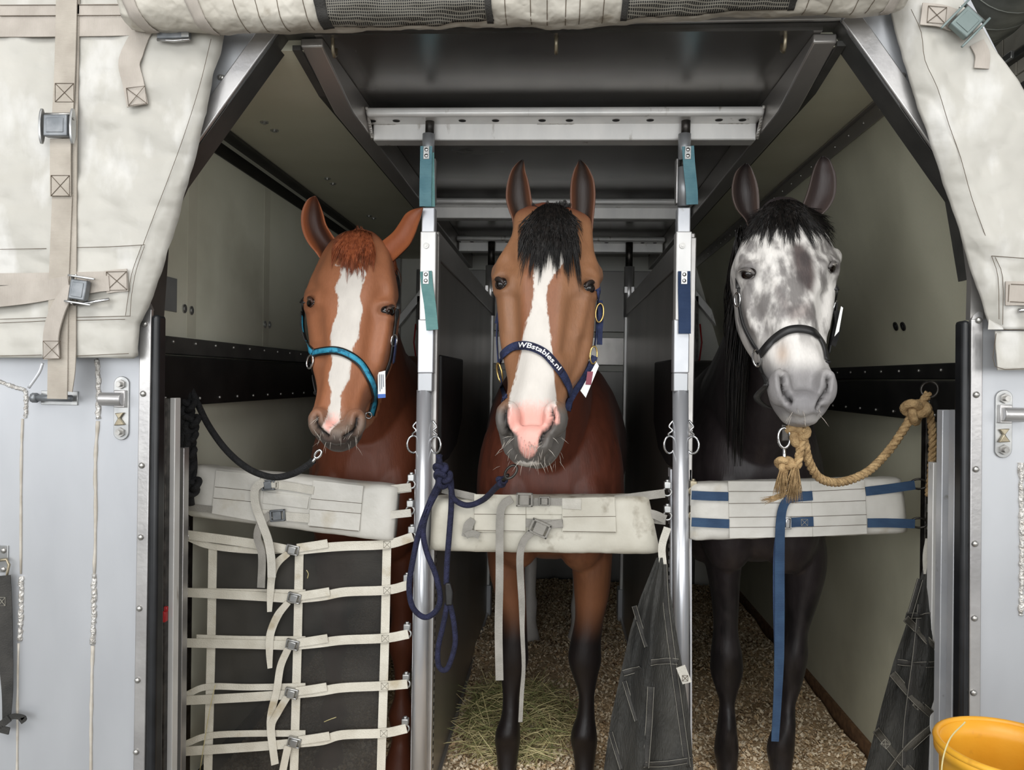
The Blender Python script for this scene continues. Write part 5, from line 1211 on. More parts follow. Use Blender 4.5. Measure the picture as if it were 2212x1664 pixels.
rows2 = [(441, 1166, 1216), (449, 1142, 1242), (467, 1112, 1276), (511, 1106, 1281), (543, 1091, 1285), (569, 1074, 1294), (590, 1067, 1297), (623, 1067, 1291), (654, 1072, 1286), (698, 1076, 1284), (743, 1080, 1279), (787, 1089, 1265), (823, 1096, 1243), (854, 1095, 1223), (881, 1085, 1222), (912, 1077, 1223), (943, 1078, 1221), (974, 1086, 1209), (998, 1100, 1190), (1010, 1120, 1170)]
fore2 = [[(1221, 1055, 1135), (1280, 1068, 1136), (1336, 1084, 1138), (1390, 1082, 1138), (1425, 1078, 1140), (1460, 1080, 1134), (1500, 1084, 1124), (1545, 1084, 1122), (1580, 1074, 1121), (1603, 1069, 1124), (1628, 1072, 1120)],
         [(1221, 1234, 1321), (1280, 1240, 1316), (1336, 1242, 1304), (1390, 1234, 1296), (1425, 1230, 1296), (1460, 1236, 1292), (1500, 1248, 1286), (1545, 1246, 1285), (1580, 1238, 1286), (1603, 1234, 1289), (1628, 1238, 1287)]]
H2 = dict(key='bay', label='bay horse with a white blaze and pink nose in the middle stall', mat='coat_bay', rows=rows2, Yt=2.10, Yb=1.84, face=(0.02, -1, 0), xc=-0.02, xm=-0.0, Y0=Y2, girth=0.98, paint=paint2, fore=fore2,
    balls=[(1098, 905, 1.82, .030, .034, .044), (1200, 905, 1.82, .030, .034, .044), (1150, 955, 1.80, .050, .03, .040), (1148, 985, 1.83, .042, .04, .026), (1079, 590, 2.06, .022, .03, .030), (1285, 594, 2.06, .022, .03, .030)],
    nostrils=[(z2([(200, 1262), (196, 1310), (205, 1360), (222, 1395)]), 8.0, 0.018), (z2([(424, 1268), (436, 1310), (425, 1345), (395, 1390), (384, 1430)]), 7.0, 0.016)],
    grooves=[(z2([(205, 1500), (250, 1545), (310, 1560), (380, 1545), (430, 1500)]), 4, 0.004), (z2([(540, 740), (520, 860), (500, 980)]), 16, 0.009), (z2([(240, 740), (245, 850), (250, 960)]), 15, 0.009), (z2([(228, 545), (238, 560)]), 16, 0.008), (z2([(580, 548), (572, 560)]), 16, 0.008), (z2([(590, 940), (560, 1060), (520, 1150)]), 10, 0.005), (z2([(240, 1400), (250, 1460), (290, 1505)]), 7, 0.003), (z2([(380, 1440), (370, 1480), (340, 1510)]), 7, 0.003)],
    ridges=[(z2([(205, 700), (205, 780), (215, 880)]), 9, 0.005), (z2([(600, 700), (590, 780), (560, 900)]), 10, 0.006), (z2([(185, 590), (160, 625)]), 9, 0.005), (z2([(625, 590), (655, 630)]), 9, 0.005), (z2([(300, 620), (290, 800), (285, 960)]), 12, 0.003), (z2([(480, 620), (470, 800), (460, 960)]), 12, 0.003)],
    eyes=[(1077, 614, -0.9), (1277, 621, 0.9)], lid='lid_dark', lash='hair_black', whisk=60, wbox=(1080, 940, 1215, 1008), whisk_mat='hair_pale', tailmat='hair_black',
    ears=[dict(pairs=[(x0/2.247+1000, y0/2.247+320, x1/2.247+1000, y1/2.247+320) for x0, y0, x1, y1 in ((288, 54, 294, 54), (262, 72, 298, 76), (236, 105, 302, 110), (220, 150, 314, 150), (211, 200, 324, 200), (211, 250, 332, 250), (224, 300, 342, 298), (240, 345, 350, 335), (246, 400, 352, 385))], Yt=2.08, Yb=2.08, cols=((44, 33, 28), (100, 62, 42), (22, 17, 16)), shift=0.05),
          dict(pairs=[(x0/2.247+1000, y0/2.247+320, x1/2.247+1000, y1/2.247+320) for x0, y0, x1, y1 in ((562, 54, 570, 54), (554, 76, 596, 78), (540, 105, 616, 108), (528, 150, 634, 150), (523, 200, 641, 200), (523, 250, 641, 250), (524, 300, 637, 300), (522, 340, 632, 350), (524, 390, 630, 400))], Yt=2.08, Yb=2.08, cols=((44, 33, 28), (100, 62, 42), (22, 17, 16)), shift=-0.05)],
    hair=[dict(name='forelock', mat='hair_black', n=2400, clumps=90, root=((1156, 438), (1228, 466)), end=((1128, 490), (1250, 572)), spread=0.10, pow=1.6, thick=0.018, arch=14, r=0.0011, vee=-0.5), dict(name='forelock', mat='hair_black', n=600, clumps=40, root=((1150, 452), (1234, 500)), end=((1140, 500), (1246, 556)), thick=0.014, r=0.0012, spread=0.1),
          dict(name='forelock', mat='hair_black', n=120, root=((1158, 446), (1228, 452)), end=((1156, 432), (1230, 440)), Y=2.10, off=0.0, thick=0.03, spread=0.1, r=0.001)])
# --- grey
dk3 = z3([(470, 455), (530, 470), (575, 540), (590, 620), (575, 700), (540, 690), (500, 640), (480, 560)])
dk3b = z3([(380, 640), (430, 700), (470, 760), (560, 740), (580, 820), (470, 850), (420, 780)])
def paint3(V, px, facing, s, hm):
    n = len(V); c = np.tile(L3((44, 38, 39)), (n, 1)); k = np.where(hm, 1.0, 0)
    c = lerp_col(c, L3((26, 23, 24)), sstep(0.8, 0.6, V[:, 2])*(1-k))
    fr_ = k*sstep(0.05, 0.15, s)*sstep(-0.2, 0.15, facing)*np.where(V[:, 1] < 2.24, 1, 0.0)
    c = lerp_col(c, L3((214, 210, 205)), fr_)
    d = sdf_poly(px, dk3); c = lerp_col(c, L3((72, 60, 58)), sstep(-11, 9, d)*k*0.95); d2 = sdf_poly(px, dk3b); c = lerp_col(c, L3((118, 104, 100)), sstep(-10, 14, d2)*k*0.7)
    c = lerp_col(c, L3((190, 168, 150)), np.exp(-((px[:, 0]-1690)/14)**2-((px[:, 1]-765)/25)**2)*k*0.8)
    c = lerp_col(c, L3((136, 133, 133)), sstep(765, 815, px[:, 1])*k*sstep(0.55, 0.7, s))
    c = lerp_col(c, L3((112, 110, 112)), np.exp(-((px[:, 0]-1735)/34)**2-((px[:, 1]-860)/28)**2)*k*0.7)
    c = lerp_col(c, L3((186, 182, 178)), np.exp(-((px[:, 1]-905-0.002*(px[:, 0]-1735)**2)/12)**2)*k*0.6)
    for ex, ey in ((1612, 591), (1798, 578)):
        c = lerp_col(c, L3((52, 47, 46)), np.exp(-((px[:, 0]-ex)/17)**2-((px[:, 1]-ey)/12)**2)*k*0.9)
    mt = k*sstep(0.05, 0.15, s)*sstep(0.78, 0.6, s)*0.8; mt = np.maximum(mt, (1-k)*0.3)
    z = np.full(n, -60.0); return c, z, z, mt
rows3 = [(428, 1676, 1712), (436, 1660, 1730), (453, 1645, 1750), (485, 1624, 1772), (516, 1610, 1790), (551, 1596, 1806), (574, 1591, 1811), (605, 1600, 1806), (640, 1605, 1801), (676, 1610, 1796), (712, 1623, 1790), (747, 1642, 1784), (778, 1656, 1785), (801, 1665, 1791), (832, 1665, 1797), (863, 1672, 1795), (890, 1688, 1780), (908, 1700, 1765), (919, 1718, 1750)]
fore3 = [[(1221, 1526, 1598), (1290, 1538, 1594), (1359, 1543, 1592), (1410, 1540, 1598), (1451, 1535, 1604), (1490, 1544, 1596), (1520, 1553, 1588), (1560, 1554, 1587), (1600, 1547, 1592), (1625, 1543, 1595), (1650, 1548, 1592)],
         [(1221, 1694, 1779), (1290, 1698, 1764), (1359, 1696, 1742), (1410, 1688, 1740), (1451, 1685, 1736), (1490, 1686, 1728), (1520, 1684, 1718), (1560, 1680, 1715), (1600, 1664, 1713), (1625, 1657, 1714), (1650, 1662, 1710)]]
Y3 = 2.50
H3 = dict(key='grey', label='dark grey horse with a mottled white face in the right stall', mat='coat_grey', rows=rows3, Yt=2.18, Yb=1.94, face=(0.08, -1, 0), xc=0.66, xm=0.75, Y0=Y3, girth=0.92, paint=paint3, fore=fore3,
    balls=[(1683, 838, 1.93, .028, .034, .046), (1782, 838, 1.93, .028, .034, .046), (1735, 875, 1.91, .046, .03, .036), (1735, 905, 1.94, .036, .036, .018), (1603, 566, 2.15, .022, .03, .026), (1800, 556, 2.15, .022, .03, .026)],
    nostrils=[(z3([(424, 1100), (428, 1150), (445, 1200), (458, 1230)]), 8.0, 0.018), (z3([(648, 1105), (640, 1160), (622, 1220), (604, 1262)]), 7.5, 0.016)],
    grooves=[(z3([(450, 1290), (520, 1318), (600, 1290)]), 5, 0.004), (z3([(270, 720), (310, 820), (350, 920)]), 13, 0.007), (z3([(620, 720), (620, 820), (610, 900)]), 13, 0.007), (z3([(290, 500), (300, 520)]), 14, 0.007), (z3([(635, 490), (630, 510)]), 14, 0.007)],
    ridges=[(z3([(240, 700), (262, 800), (300, 880)]), 9, 0.005), (z3([(660, 700), (655, 800), (640, 870)]), 9, 0.005), (z3([(270, 590), (225, 585)]), 9, 0.005), (z3([(650, 560), (690, 555)]), 9, 0.005)],
    eyes=[(1611, 593, -0.8), (1798, 579, 0.8)], lid='lid_grey', lash='hair_pale', whisk=10, wbox=(1690, 880, 1775, 915), whisk_mat='hair_pale', tailmat='hair_black',
    ears=[dict(pairs=[(x0/2.247+1500, y0/2.247+320, x1/2.247+1500, y1/2.247+320) for x0, y0, x1, y1 in ((248, 72, 258, 72), (222, 92, 276, 92), (200, 120, 292, 125), (188, 160, 305, 160), (183, 200, 314, 200), (188, 250, 318, 250), (208, 300, 318, 295), (246, 345, 320, 330), (262, 380, 325, 365))], Yt=2.16, Yb=2.16, cols=((40, 32, 30), (74, 60, 54), (26, 22, 22)), twist=0.15),
          dict(pairs=[(x0/2.247+1500, y0/2.247+320, x1/2.247+1500, y1/2.247+320) for x0, y0, x1, y1 in ((618, 38, 628, 38), (604, 56, 656, 58), (590, 85, 670, 88), (576, 130, 684, 130), (564, 180, 687, 180), (550, 225, 680, 235), (536, 262, 655, 285), (524, 290, 625, 318), (520, 320, 600, 345))], Yt=2.16, Yb=2.16, cols=((64, 54, 52), (78, 66, 62), (36, 30, 30)), twist=-0.15, cup=0.7)],
    hair=[dict(name='forelock', mat='hair_black', n=1500, clumps=70, root=((1652, 430), (1742, 452)), end=((1614, 462), (1800, 530)), spread=0.07, pow=1.4, thick=0.012, arch=14, r=0.0011), dict(name='forelock', mat='hair_black', n=70, root=((1652, 450), (1750, 476)), end=((1640, 500), (1790, 540)), thick=0.008, r=0.0009, spread=0.15),
          dict(name='mane', mat='hair_black', n=1500, root=((1590, 490), (1640, 640)), end=((1572, 700), (1604, 980)), Y=2.27, dY=0.12, thick=0.06, spread=0.25, r=0.0022, bow=-8)])
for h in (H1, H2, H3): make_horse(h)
# ---------------------------------------------------------------- bedding and hay
bs = MB(); vs = []; fs = []; n, m = 60, 80
def bed_z(x, y): return 0.05+fbm((x*3, y*3, 0), 4)*0.018+(0.025*math.exp(-((y-3.7)/0.25)**2))
for i in range(n):
    for j in range(m):
        x = -1.11+2.22*i/(n-1); y = 2.0+3.18*j/(m-1); vs.append((x, y, bed_z(x, y)))
for i in range(n-1):
    for j in range(m-1): q = i*m+j; fs.append((q, q+m, q+m+1, q+1))
bed = bs.add(vs, fs).build('wood_shavings', 'shavings_base', None, True); tag(bed, 'bed of pale wood shavings covering the stall floor', 'bedding', kind='stuff')
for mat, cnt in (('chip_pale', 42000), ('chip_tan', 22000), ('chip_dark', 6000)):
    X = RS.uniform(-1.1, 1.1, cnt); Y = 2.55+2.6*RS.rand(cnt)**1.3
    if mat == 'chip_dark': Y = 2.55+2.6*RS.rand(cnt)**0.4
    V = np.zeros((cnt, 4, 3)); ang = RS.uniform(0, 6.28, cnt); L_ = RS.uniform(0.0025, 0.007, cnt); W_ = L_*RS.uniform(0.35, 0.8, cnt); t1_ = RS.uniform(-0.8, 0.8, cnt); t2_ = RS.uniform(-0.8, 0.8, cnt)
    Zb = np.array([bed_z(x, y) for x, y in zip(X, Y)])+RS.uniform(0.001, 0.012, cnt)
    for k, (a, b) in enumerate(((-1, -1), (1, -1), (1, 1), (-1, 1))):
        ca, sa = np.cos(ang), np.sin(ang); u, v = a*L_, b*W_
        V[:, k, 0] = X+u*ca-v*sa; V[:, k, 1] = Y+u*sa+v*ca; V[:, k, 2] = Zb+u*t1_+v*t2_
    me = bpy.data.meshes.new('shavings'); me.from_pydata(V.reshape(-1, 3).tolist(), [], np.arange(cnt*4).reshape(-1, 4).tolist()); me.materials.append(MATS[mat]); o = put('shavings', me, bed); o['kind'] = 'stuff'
hp = None
for mat, cnt in (('hay', 620), ('hay_green', 420)):
    mb = MB()
    for k in range(cnt):
        r = math.sqrt(RS.rand()); a = RS.uniform(0, 6.28); x = -0.15+0.24*r*math.cos(a); y = 2.98+0.36*r*math.sin(a); z = 0.07+RS.rand()*0.10*(1-r*0.8)
        L_ = RS.uniform(0.04, 0.11); d = Vector((RS.normal(), RS.normal()*1.2, RS.normal()*0.35)).normalized()*L_; c = Vector((x, y, z))
        if (c-d).z < 0.05: d.z = abs(d.z)
        if abs(c.x) > 0.32: c.x *= 0.8
        mb.tube([c-d, c+Vector((0, 0, RS.uniform(0, 0.02))), c+d], [0.0009, 0.0013, 0.0007], 3)
    o = mb.build('hay_pile' if hp is None else 'stalks', mat, hp)
    if hp is None: hp = tag(o, 'loose pile of greenish hay by the bay horse forelegs', 'hay', kind='stuff')
    else: o['kind'] = 'stuff'
# stray stalks
for pts, lab in (([(465, 1480, 2.30), (450, 1550, 2.30), (432, 1664, 2.30)], 'stray hay stalk caught in the left edge of the cargo net'), ([(700, 1560, 2.30), (712, 1555, 2.30), (726, 1550, 2.30)], 'short stray hay stalk on the dark net mesh'), ([(662, 1232, 2.30), (666, 1240, 2.30), (664, 1250, 2.30)], 'tiny stray hay stalk beside the middle net upright')):
    tag(MB().tube(pxpath(pts, 2.3, 5), 0.0012, 4).build('hay_stalk', 'hay', None, True), lab, 'hay')
# ---------------------------------------------------------------- halters, laid on the heads
def on_head(key, x, y, off, back=None):
    t, bv, h = HORSES[key]; d = ray(x, y).normalized(); hit = bv.ray_cast(CAM, d)
    if hit[0]: return Vector(hit[0])+Vector(hit[1])*off, Vector(hit[1])
    # beyond the outline: take the closest skin point
    s = (y-h['rows'][0][0])/(h['rows'][-1][0]-h['rows'][0][0]); q = P(x, y, h['Yt']+(h['Yb']-h['Yt'])*s+0.05); nn = bv.find_nearest(q)
    return q if (q-nn[0]).length > off else nn[0]+nn[1]*off, nn[1]
def surf_strap(key, pts, wpx, name, mat, parent, off=0.004, n=8, th=0.003):
    raw = [on_head(key, x, y, off) for x, y in smooth_path(pts, n)]
    pos = [r[0] for r in raw]; nr = [r[1] for r in raw]
    for _ in range(3):
        pos = [pos[0]]+[(pos[i-1]+pos[i]*2+pos[i+1])/4 for i in range(1, len(pos)-1)]+[pos[-1]]; nr = [(nr[max(i-1, 0)]+nr[i]*2+nr[min(i+1, len(nr)-1)]).normalized() for i in range(len(nr))]
    o = MB().ribbon(pos, wpx*pos[0].y/F, th, nr).build(name, mat, parent, True); return o, pos, nr
def crown(key, pa, pb, wpx, mat, parent):
    """crown piece running up behind the ears and over the poll"""
    h = HORSES[key][2]; pl = head_frame(h)[0]; a, b = on_head(key, *pa, 0.004)[0], on_head(key, *pb, 0.004)[0]; s_ = 1 if b.x > a.x else -1
    path = [a, (a+pl)/2+Vector((-0.045*s_, 0.07, -0.02)), pl+Vector((-0.06*s_, 0.085, -0.035)), pl+Vector((0, 0.10, -0.012)), pl+Vector((0.06*s_, 0.085, -0.035)), (b+pl)/2+Vector((0.045*s_, 0.07, -0.02)), b]
    path = [Vector(q) for q in smooth_path([tuple(q) for q in path], 6)]
    return MB().ribbon(path, wpx*a.y/F, 0.003, (0, -0.6, 0.8)).build('crown_strap', mat, parent, True)
def jaw_loop(key, pa, pb, wpx, name, mat, parent, drop=0.06, back=0.16):
    """strap that passes behind the jaw, joining two points of the head"""
    a, b = on_head(key, *pa, 0.004)[0], on_head(key, *pb, 0.004)[0]; m_ = (a+b)/2+Vector((0, back, -drop)); c1 = a+Vector((0, back*0.6, -drop*0.4)); c2 = b+Vector((0, back*0.6, -drop*0.4))
    path = [Vector(q) for q in smooth_path([tuple(a), tuple(c1), tuple(m_), tuple(c2), tuple(b)], 6)]
    return MB().ribbon(path, wpx*a.y/F, 0.003, (0, 0, 1)).build(name, mat, parent, True)
def ring_at(key, x, y, R, parent, mat='chrome', sx=1.5, tilt=0.3, off=0.008):
    p, n = on_head(key, x, y, off); return MB().torus(p, n+Vector((0, -0.6, 0)), R, 0.0028, 18, 6, sx, (tilt, 0, 1)).build('ring', mat, parent, True)
def tagcard(corners, Y, parent, th=0.0012):
    return MB().prism([P(x, y, Y) for x, y in corners], (0, th, 0)).build('tag', 'tag_white', parent)
def text_on(pos, nr, body, size, mat, parent, start, stretch=1.0, lift=0.0022):
    cu = bpy.data.curves.new('txt', 'FONT'); cu.body = body; cu.size = size; cu.offset = size*0.018; cu.resolution_u = 4; cu.align_y = 'CENTER'
    o = bpy.data.objects.new('txt', cu); COL.objects.link(o); bpy.context.view_layer.update(); me = bpy.data.meshes.new_from_object(o.evaluated_get(bpy.context.evaluated_depsgraph_get())); bpy.data.objects.remove(o)
    bm = bmesh.new(); bm.from_mesh(me); bmesh.ops.triangulate(bm, faces=bm.faces); bmesh.ops.subdivide_edges(bm, edges=[e for e in bm.edges if e.calc_length() > size*0.2], cuts=2); bm.to_mesh(me); bm.free()
    L_ = [0]
    for i in range(1, len(pos)): L_.append(L_[-1]+(pos[i]-pos[i-1]).length)
    for v in me.vertices:
        l = start+v.co.x*stretch; i = max(0, min(len(pos)-2, int(np.searchsorted(L_, l))-1)); f = (l-L_[i])/max(1e-6, L_[i+1]-L_[i]); p = pos[i].lerp(pos[i+1], f); n = nr[i].lerp(nr[i+1], min(1, max(0, f))).normalized()
        t = (pos[i+1]-pos[i]).normalized(); sd = t.cross(n).normalized(); v.co = p-sd*v.co.y+n*lift
    me.materials.append(MATS[mat]); return put('lettering', me, parent), L_
# cyan halter
k = 'chestnut'; hl = thing('halter', 'cyan and black webbing halter on the chestnut horse', 'halter', on_head(k, 740, 760, 0.0)[0])
nb = z1([(195, 940), (250, 928), (310, 927), (370, 946), (430, 990), (475, 1055), (500, 1120), (508, 1190), (492, 1262)])
surf_strap(k, nb, 18, 'noseband', 'leather_black', hl, 0.006); surf_strap(k, nb, 10.5, 'noseband_trim', 'cyan_web', hl, 0.0085)
ch = z1([(138, 672), (130, 740), (132, 810), (152, 880), (192, 938)]); surf_strap(k, ch, 17, 'cheek_strap', 'leather_black', hl, 0.006); surf_strap(k, ch[1:], 10, 'cheek_trim', 'cyan_web', hl, 0.0085)
surf_strap(k, z1([(624, 705), (612, 790), (600, 880), (585, 980), (545, 1080), (512, 1160)]), 15, 'cheek_strap', 'leather_black', hl, 0.006); surf_strap(k, z1([(606, 860), (600, 920), (592, 985)]), 13, 'strap_end', 'navy_halter', hl, 0.012)
surf_strap(k, z1([(185, 1000), (190, 1080), (205, 1150)]), 13, 'chin_strap', 'leather_black', hl, 0.006)
ring_at(k, *z1([(184, 985)])[0], 0.013, hl); ring_at(k, *z1([(600, 870)])[0], 0.011, hl); ring_at(k, *z1([(478, 1262)])[0], 0.010, hl, 'chrome', 1.0)
jaw_loop(k, z1([(205, 1150)])[0], z1([(492, 1262)])[0], 14, 'chin_strap', 'leather_black', hl); crown(k, z1([(138, 672)])[0], z1([(624, 705)])[0], 14, 'leather_black', hl)
tg = tagcard(z1([(528, 1040), (568, 1030), (570, 1172), (530, 1175)]), 2.20, hl); MB().prism([P(x, y, 2.1985) for x, y in z1([(528, 1155), (569, 1153), (570, 1173), (530, 1176)])], (0, 0.001, 0)).build('tag_band', 'tag_blue', tg)
for i in range(3): MB().prism([P(x, y, 2.1985) for x, y in z1([(537+9*i, 1050), (540+9*i, 1050), (542+9*i, 1140-12*i), (539+9*i, 1140-12*i)])], (0, 0.001, 0)).build('tag_print', 'tag_ink', tg)
# navy halter with lettering
k = 'bay'; hl = thing('halter', 'navy blue halter with white lettering on the bay horse', 'halter', on_head(k, 1150, 755, 0.0)[0])
nb = z2([(174, 1056), (192, 1014), (235, 976), (285, 960), (340, 970), (400, 1002), (450, 1060), (490, 1122), (514, 1190), (508, 1268)])
o, pos, nr = surf_strap(k, nb, 18, 'noseband', 'navy_halter', hl, 0.006, 10)
seg = [0]
for i in range(1, len(pos)): seg.append(seg[-1]+(pos[i]-pos[i-1]).length)
def arclen(px_):
    pr_ = project(np.array([tuple(p) for p in pos])); i = int(np.argmin(np.abs(pr_[:, 0]-px_))); return seg[i]
s0, s1_ = arclen(1122), arclen(1213)
i0 = [i for i in range(len(pos)) if s0-0.004 <= seg[i] <= s1_+0.004]
MB().ribbon([pos[i]+nr[i]*0.0018 for i in i0], 15*1.98/F, 0.001, [nr[i] for i in i0]).build('name_patch', 'navy_rope', o, True)
txt, _ = text_on(pos, nr, 'WBstables.nl', 0.0175, 'text_white', o, s0, (s1_-s0)/(0.0175*5.65), 0.0036)
surf_strap(k, z2([(168, 850), (165, 930), (172, 1050)]), 12, 'cheek_strap', 'navy_halter', hl, 0.004); surf_strap(k, z2([(182, 1110), (192, 1160), (212, 1215)]), 14, 'chin_strap', 'navy_halter', hl, 0.005)
surf_strap(k, z2([(650, 695), (650, 780), (648, 880), (640, 960)]), 11, 'cheek_strap', 'navy_halter', hl, 0.006)
strap('strap_end', z2([(664, 740), (668, 830), (664, 900), (663, 955)]), 12, 2.03, 'navy_halter', hl, nrm=(0.4, -1, 0))
strap('chin_strap', z2([(640, 1010), (612, 1075), (565, 1150), (520, 1225), (506, 1272)]), 14, 1.965, 'navy_halter', hl, nrm=(0.5, -1, 0))
MB().torus(P(*z2([(663, 800)])[0], 2.022), (0.4, -1, 0), 0.011, 0.0024, 18, 6, 2.2, (0.1, 0, 1)).build('buckle', 'gold', hl, True); MB().torus(P(*z2([(634, 1005)])[0], 1.965), (0.7, -1, 0), 0.011, 0.0024, 18, 6, 2.0, (0.1, 0, 1)).build('ring', 'gold', hl, True)
ring_at(k, *z2([(178, 1090)])[0], 0.012, hl, 'gold', 2.0, 0); MB().ell(P(*z2([(497, 1282)])[0], 1.90), 0.005, 0.005, 0.006, 10, 8).build('rivet', 'gold', hl, True)
jaw_loop(k, z2([(212, 1215)])[0], z2([(505, 1268)])[0], 14, 'chin_strap', 'navy_halter', hl); crown(k, z2([(168, 850)])[0], z2([(650, 695)])[0], 12, 'navy_halter', hl)
tg = tagcard(z2([(648, 1038), (660, 1058), (596, 1212), (570, 1178)]), 1.955, hl); MB().prism([P(x, y, 1.9535) for x, y in z2([(604, 1085), (632, 1085), (622, 1150), (595, 1148)])], (0, 0.001, 0)).build('tag_emblem', 'tag_maroon', tg)
# black halter on the grey
k = 'grey'; hl = thing('halter', 'plain black halter with steel rings on the grey horse', 'halter', on_head(k, 1720, 715, 0.0)[0])
surf_strap(k, z3([(328, 1000), (385, 935), (450, 890), (520, 882), (580, 902), (620, 960), (636, 1035)]), 17, 'noseband', 'leather_black', hl, 0.006, 10)
surf_strap(k, z3([(222, 680), (226, 770), (245, 860), (285, 940), (318, 990)]), 11, 'cheek_strap', 'leather_black', hl, 0.005); surf_strap(k, z3([(318, 1040), (335, 1090), (362, 1150)]), 14, 'chin_strap', 'leather_black', hl, 0.005)
surf_strap(k, z3([(682, 690), (686, 780), (672, 880), (650, 1000)]), 13, 'cheek_strap', 'leather_black', hl, 0.006)
ring_at(k, *z3([(318, 1015)])[0], 0.013, hl, 'chrome', 1.7, 0.2); ring_at(k, *z3([(224, 735)])[0], 0.010, hl, 'chrome', 1.8, 0); ring_at(k, *z3([(680, 775)])[0], 0.010, hl, 'chrome', 1.8, 0)
jaw_loop(k, z3([(362, 1150)])[0], z3([(640, 1040)])[0], 14, 'chin_strap', 'leather_black', hl, 0.09); crown(k, z3([(222, 680)])[0], z3([(682, 690)])[0], 12, 'leather_black', hl)
tagcard(z3([(712, 768), (722, 775), (702, 890), (680, 915)]), 2.06, hl)
strap('strap_end', z3([(690, 790), (695, 880), (672, 960)]), 14, 2.07, 'leather_black', hl, nrm=(0.5, -1, 0))
# ---------------------------------------------------------------- lead ropes
def rope(pts, Y, r, mat, name, parent, n=10, strands_=1, pitch=0.03):
    path = pxpath(pts, Y, n)
    if strands_ == 1: return MB().tube(path, r, 10).build(name, mat, parent, True)
    mb = MB(); L_ = 0; pts3 = [[] for _ in range(strands_)]; up = Vector((0, 0, 1))
    dense = [Vector(q) for q in smooth_path([tuple(p) for p in path], 3)]
    for i, p in enumerate(dense):
        if i: L_ += (p-dense[i-1]).length
        t = (dense[min(i+1, len(dense)-1)]-dense[max(i-1, 0)]).normalized(); u = up-t*up.dot(t)
        if u.length < 0.05: u = Vector((1, 0, 0))-t*t.x
        u.normalize(); w_ = t.cross(u)
        for k_ in range(strands_):
            a_ = L_/pitch*2*math.pi+2*math.pi*k_/strands_; pts3[k_].append(p+(u*math.cos(a_)+w_*math.sin(a_))*r*0.52)
    for q in pts3: mb.tube(q, r*0.6, 6)
    return mb.build(name, mat, parent, True)
def snap(pa, pb, parent, mat='chrome'):
    a, b = P(*pa), P(*pb); d = (b-a); m_ = a+d*0.45
    o = MB().tube([a, a+d*0.15, m_], [0.006, 0.0045, 0.0045], 8).build('snap_hook', mat, parent, True)
    n = Vector((0, -1, 0)); MB().torus(a+d*0.72, n, d.length*0.17, 0.0034, 16, 6, 1.7, d).build('snap_gate', mat, o, True); return o
def knot(px_, py_, Y, R, r, mat, parent, tw=0):
    c = P(px_, py_, Y); mb = MB(); pts = []
    for i in range(40):
        a = 2*math.pi*i/40; pts.append(c+Vector(((math.sin(a)+2*math.sin(2*a))*R/3, (-math.sin(3*a))*R/2.2, (math.cos(a)-2*math.cos(2*a))*R/3)))
    return mb.tube(pts, r, 8, True).build('knot', mat, parent, True)
# black lead of the chestnut
lr = thing('lead_rope', 'black lead rope sagging from the wall rail to the chestnut horse', 'rope', P(410, 820, 2.30))
rope([(404, 822, 2.30), (425, 868, 2.28), (452, 922, 2.24), (492, 976, 2.21), (540, 1015, 2.19), (590, 1031, 2.17), (632, 1024, 2.15), (664, 1006, 2.13), (676, 996, 2.12)], 2.2, 0.0095, 'black_rope', 'rope', lr)
snap((674, 1000, 2.12), (692, 974, 2.11), lr)
MB().torus(P(404, 812, 2.30), (1, -1, 0.2), 0.018, 0.004, 18, 6).build('wall_ring', 'dark_pin', lr, True)
bd = thing('rope_bundle', 'bundled black rope hanging from the left wall rail', 'rope', P(405, 1100, 2.26))
for i in range(9):
    x0 = 398+RS.uniform(-8, 14); rope([(402, 832, 2.27), (x0, 880, 2.26+RS.uniform(-0.02, 0.02)), (x0+RS.uniform(-12, 10), 950, 2.25+RS.uniform(-0.03, 0.02)), (x0+RS.uniform(-10, 14), 1020+RS.uniform(-20, 20), 2.25+RS.uniform(-0.03, 0.02)), (400+RS.uniform(-4, 14), 1060+RS.uniform(-10, 40), 2.26)], 2.26, 0.010, 'black_rope', 'coil', bd, 6)
for i in range(6): knot(398+RS.uniform(0, 18), 880+i*34, 2.24, 0.026, 0.009, 'black_rope', bd)
MB().tube(pxpath([(386, 1062), (378, 1072), (384, 1050)], 2.25, 6), 0.002, 6).build('cord_end', 'black_rope', bd, True)
# navy rope
nr_ = thing('lead_rope', 'navy blue lead rope knotted to the post beside the bay horse', 'rope', P(945, 1030, 2.27))
z4 = Z1(2.178, 860, 900)
def zz4(pts, Y): return [(*z4([(x, y)])[0], Y if len(r) == 0 else r[0]) for x, y, *r in pts]
rope(zz4([(190, 178), (200, 230), (222, 290), (248, 335), (262, 388), (325, 418), (400, 392), (460, 335, 2.12), (500, 300, 2.02)], 2.26), 2.26, 0.0085, 'navy_rope', 'rope', nr_)
rope(zz4([(196, 180), (185, 260), (190, 310), (150, 400), (100, 540), (65, 700), (52, 810), (70, 900), (125, 945), (178, 915), (198, 850), (175, 740), (135, 640), (118, 540), (140, 440), (195, 330)], 2.265), 2.26, 0.0085, 'navy_rope', 'loop', nr_)
rope(zz4([(225, 270), (248, 300), (250, 420), (240, 560), (230, 690), (226, 790)], 2.262), 2.26, 0.0085, 'navy_rope', 'rope_tail', nr_)
rope(zz4([(232, 880), (212, 980), (188, 1090), (190, 1170), (215, 1195), (240, 1170), (268, 1070), (262, 970), (244, 880)], 2.262), 2.26, 0.0080, 'navy_rope', 'hand_loop', nr_)
MB().prism([P(*z4([q])[0], 2.25) for q in ((220, 785), (246, 785), (258, 830), (256, 890), (222, 892))], (0, 0.022, 0)).build('keeper', 'leather_black', nr_, bev=0.004)
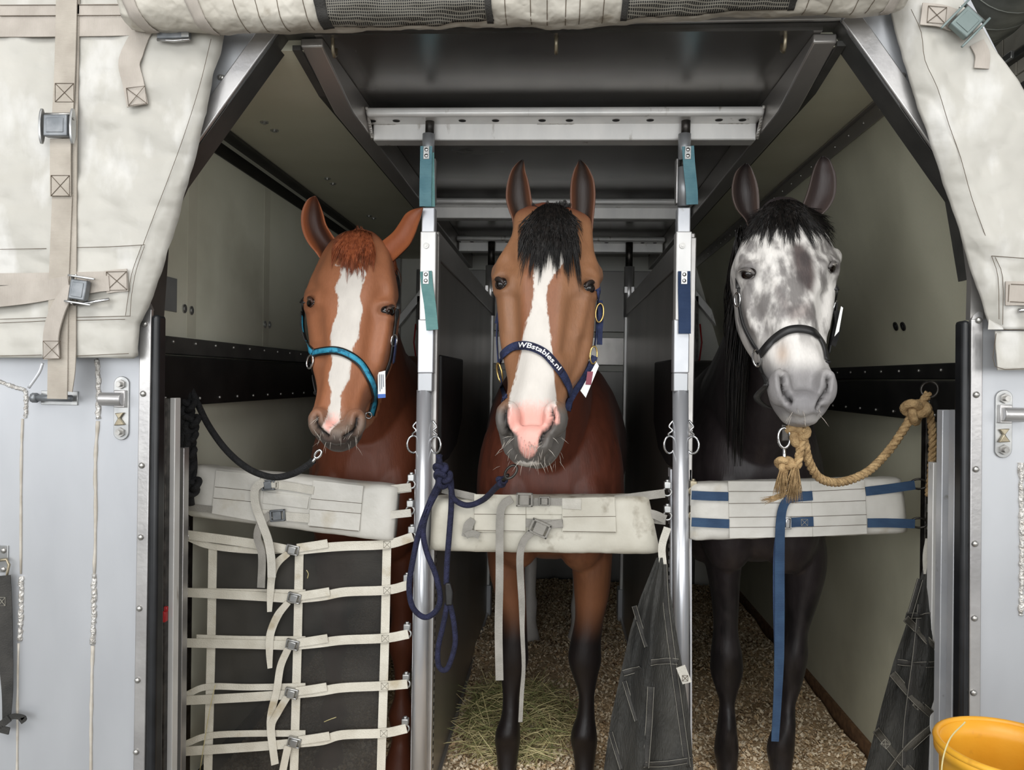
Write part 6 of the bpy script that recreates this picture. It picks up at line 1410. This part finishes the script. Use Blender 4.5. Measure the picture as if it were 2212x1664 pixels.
knot(*z4([(212, 292)])[0], 2.25, 0.024, 0.0085, 'navy_rope', nr_); knot(*z4([(200, 250)])[0], 2.255, 0.018, 0.0085, 'navy_rope', nr_); knot(*z4([(488, 305)])[0], 2.04, 0.012, 0.006, 'navy_rope', nr_)
snap((*z4([(495, 300)])[0], 2.02), (*z4([(545, 245)])[0], 1.97), nr_, 'dark_pin')
# hemp rope of the grey
hr = thing('lead_rope', 'tan hemp rope with frayed tassels tying the grey horse', 'rope', P(2003, 870, 2.30))
rope([(2006, 850, 2.22), (1995, 866, 2.22), (1975, 890, 2.22), (1952, 928, 2.21), (1915, 980, 2.20), (1870, 1022, 2.15), (1815, 1042, 2.10), (1772, 1034, 2.05), (1748, 1000, 2.02), (1738, 960, 2.0), (1730, 930, 1.98)], 2.2, 0.011, 'hemp', 'rope', hr, 10, 3, 0.045)
rope([(1985, 872, 2.23), (2004, 880, 2.24), (2014, 940, 2.25), (2012, 1010, 2.26), (2006, 1070, 2.28)], 2.33, 0.010, 'hemp', 'rope_tail', hr, 10, 3, 0.045)
knot(1978, 888, 2.21, 0.030, 0.012, 'hemp', hr); knot(1722, 938, 1.99, 0.024, 0.011, 'hemp', hr); knot(1695, 1004, 1.99, 0.018, 0.009, 'hemp', hr)
rope([(1734, 940, 1.99), (1728, 975, 1.985), (1722, 1010, 1.98)], 2.0, 0.010, 'hemp', 'rope_tail', hr, 8, 3, 0.045)
MB().torus(P(2008, 842, 2.22), (-1, -1, 0.2), 0.022, 0.0045, 18, 6).build('wall_ring', 'dark_pin', hr, True)
for cx_, y0_, y1_ in ((1692, 1008, 1068), (1718, 1005, 1080)):
    ps_ = []
    for i in range(150):
        a_ = RS.normal(0, 1); ps_.append([P(cx_+a_*2.5, y0_, 1.985+RS.normal(0, 0.004)), P(cx_+a_*6-2, (y0_+y1_)/2, 1.98+RS.normal(0, 0.008)), P(cx_+a_*9-4, y1_+RS.uniform(-16, 10), 1.98+RS.normal(0, 0.012))])
    o = strands('tassel', 'hemp', ps_, 0.0013, hr); o['kind'] = 'stuff'
ps_ = [[P(1712, 1058, 1.98), P(1680+RS.normal(0, 4), 1074+RS.normal(0, 3), 1.985), P(1640+RS.uniform(0, 30), 1082+RS.normal(0, 4), 1.99)] for i in range(60)]; strands('tassel', 'hemp', ps_, 0.0012, hr)['kind'] = 'stuff'
snap((1694, 1000, 1.99), (1694, 925, 1.985), hr); MB().obox(P(1696, 935, 1.992), (0.010, 0, 0), (0, 0.004, 0), (0, 0, 0.022)).build('snap_plate', 'dark_pin', hr, bev=0.003)
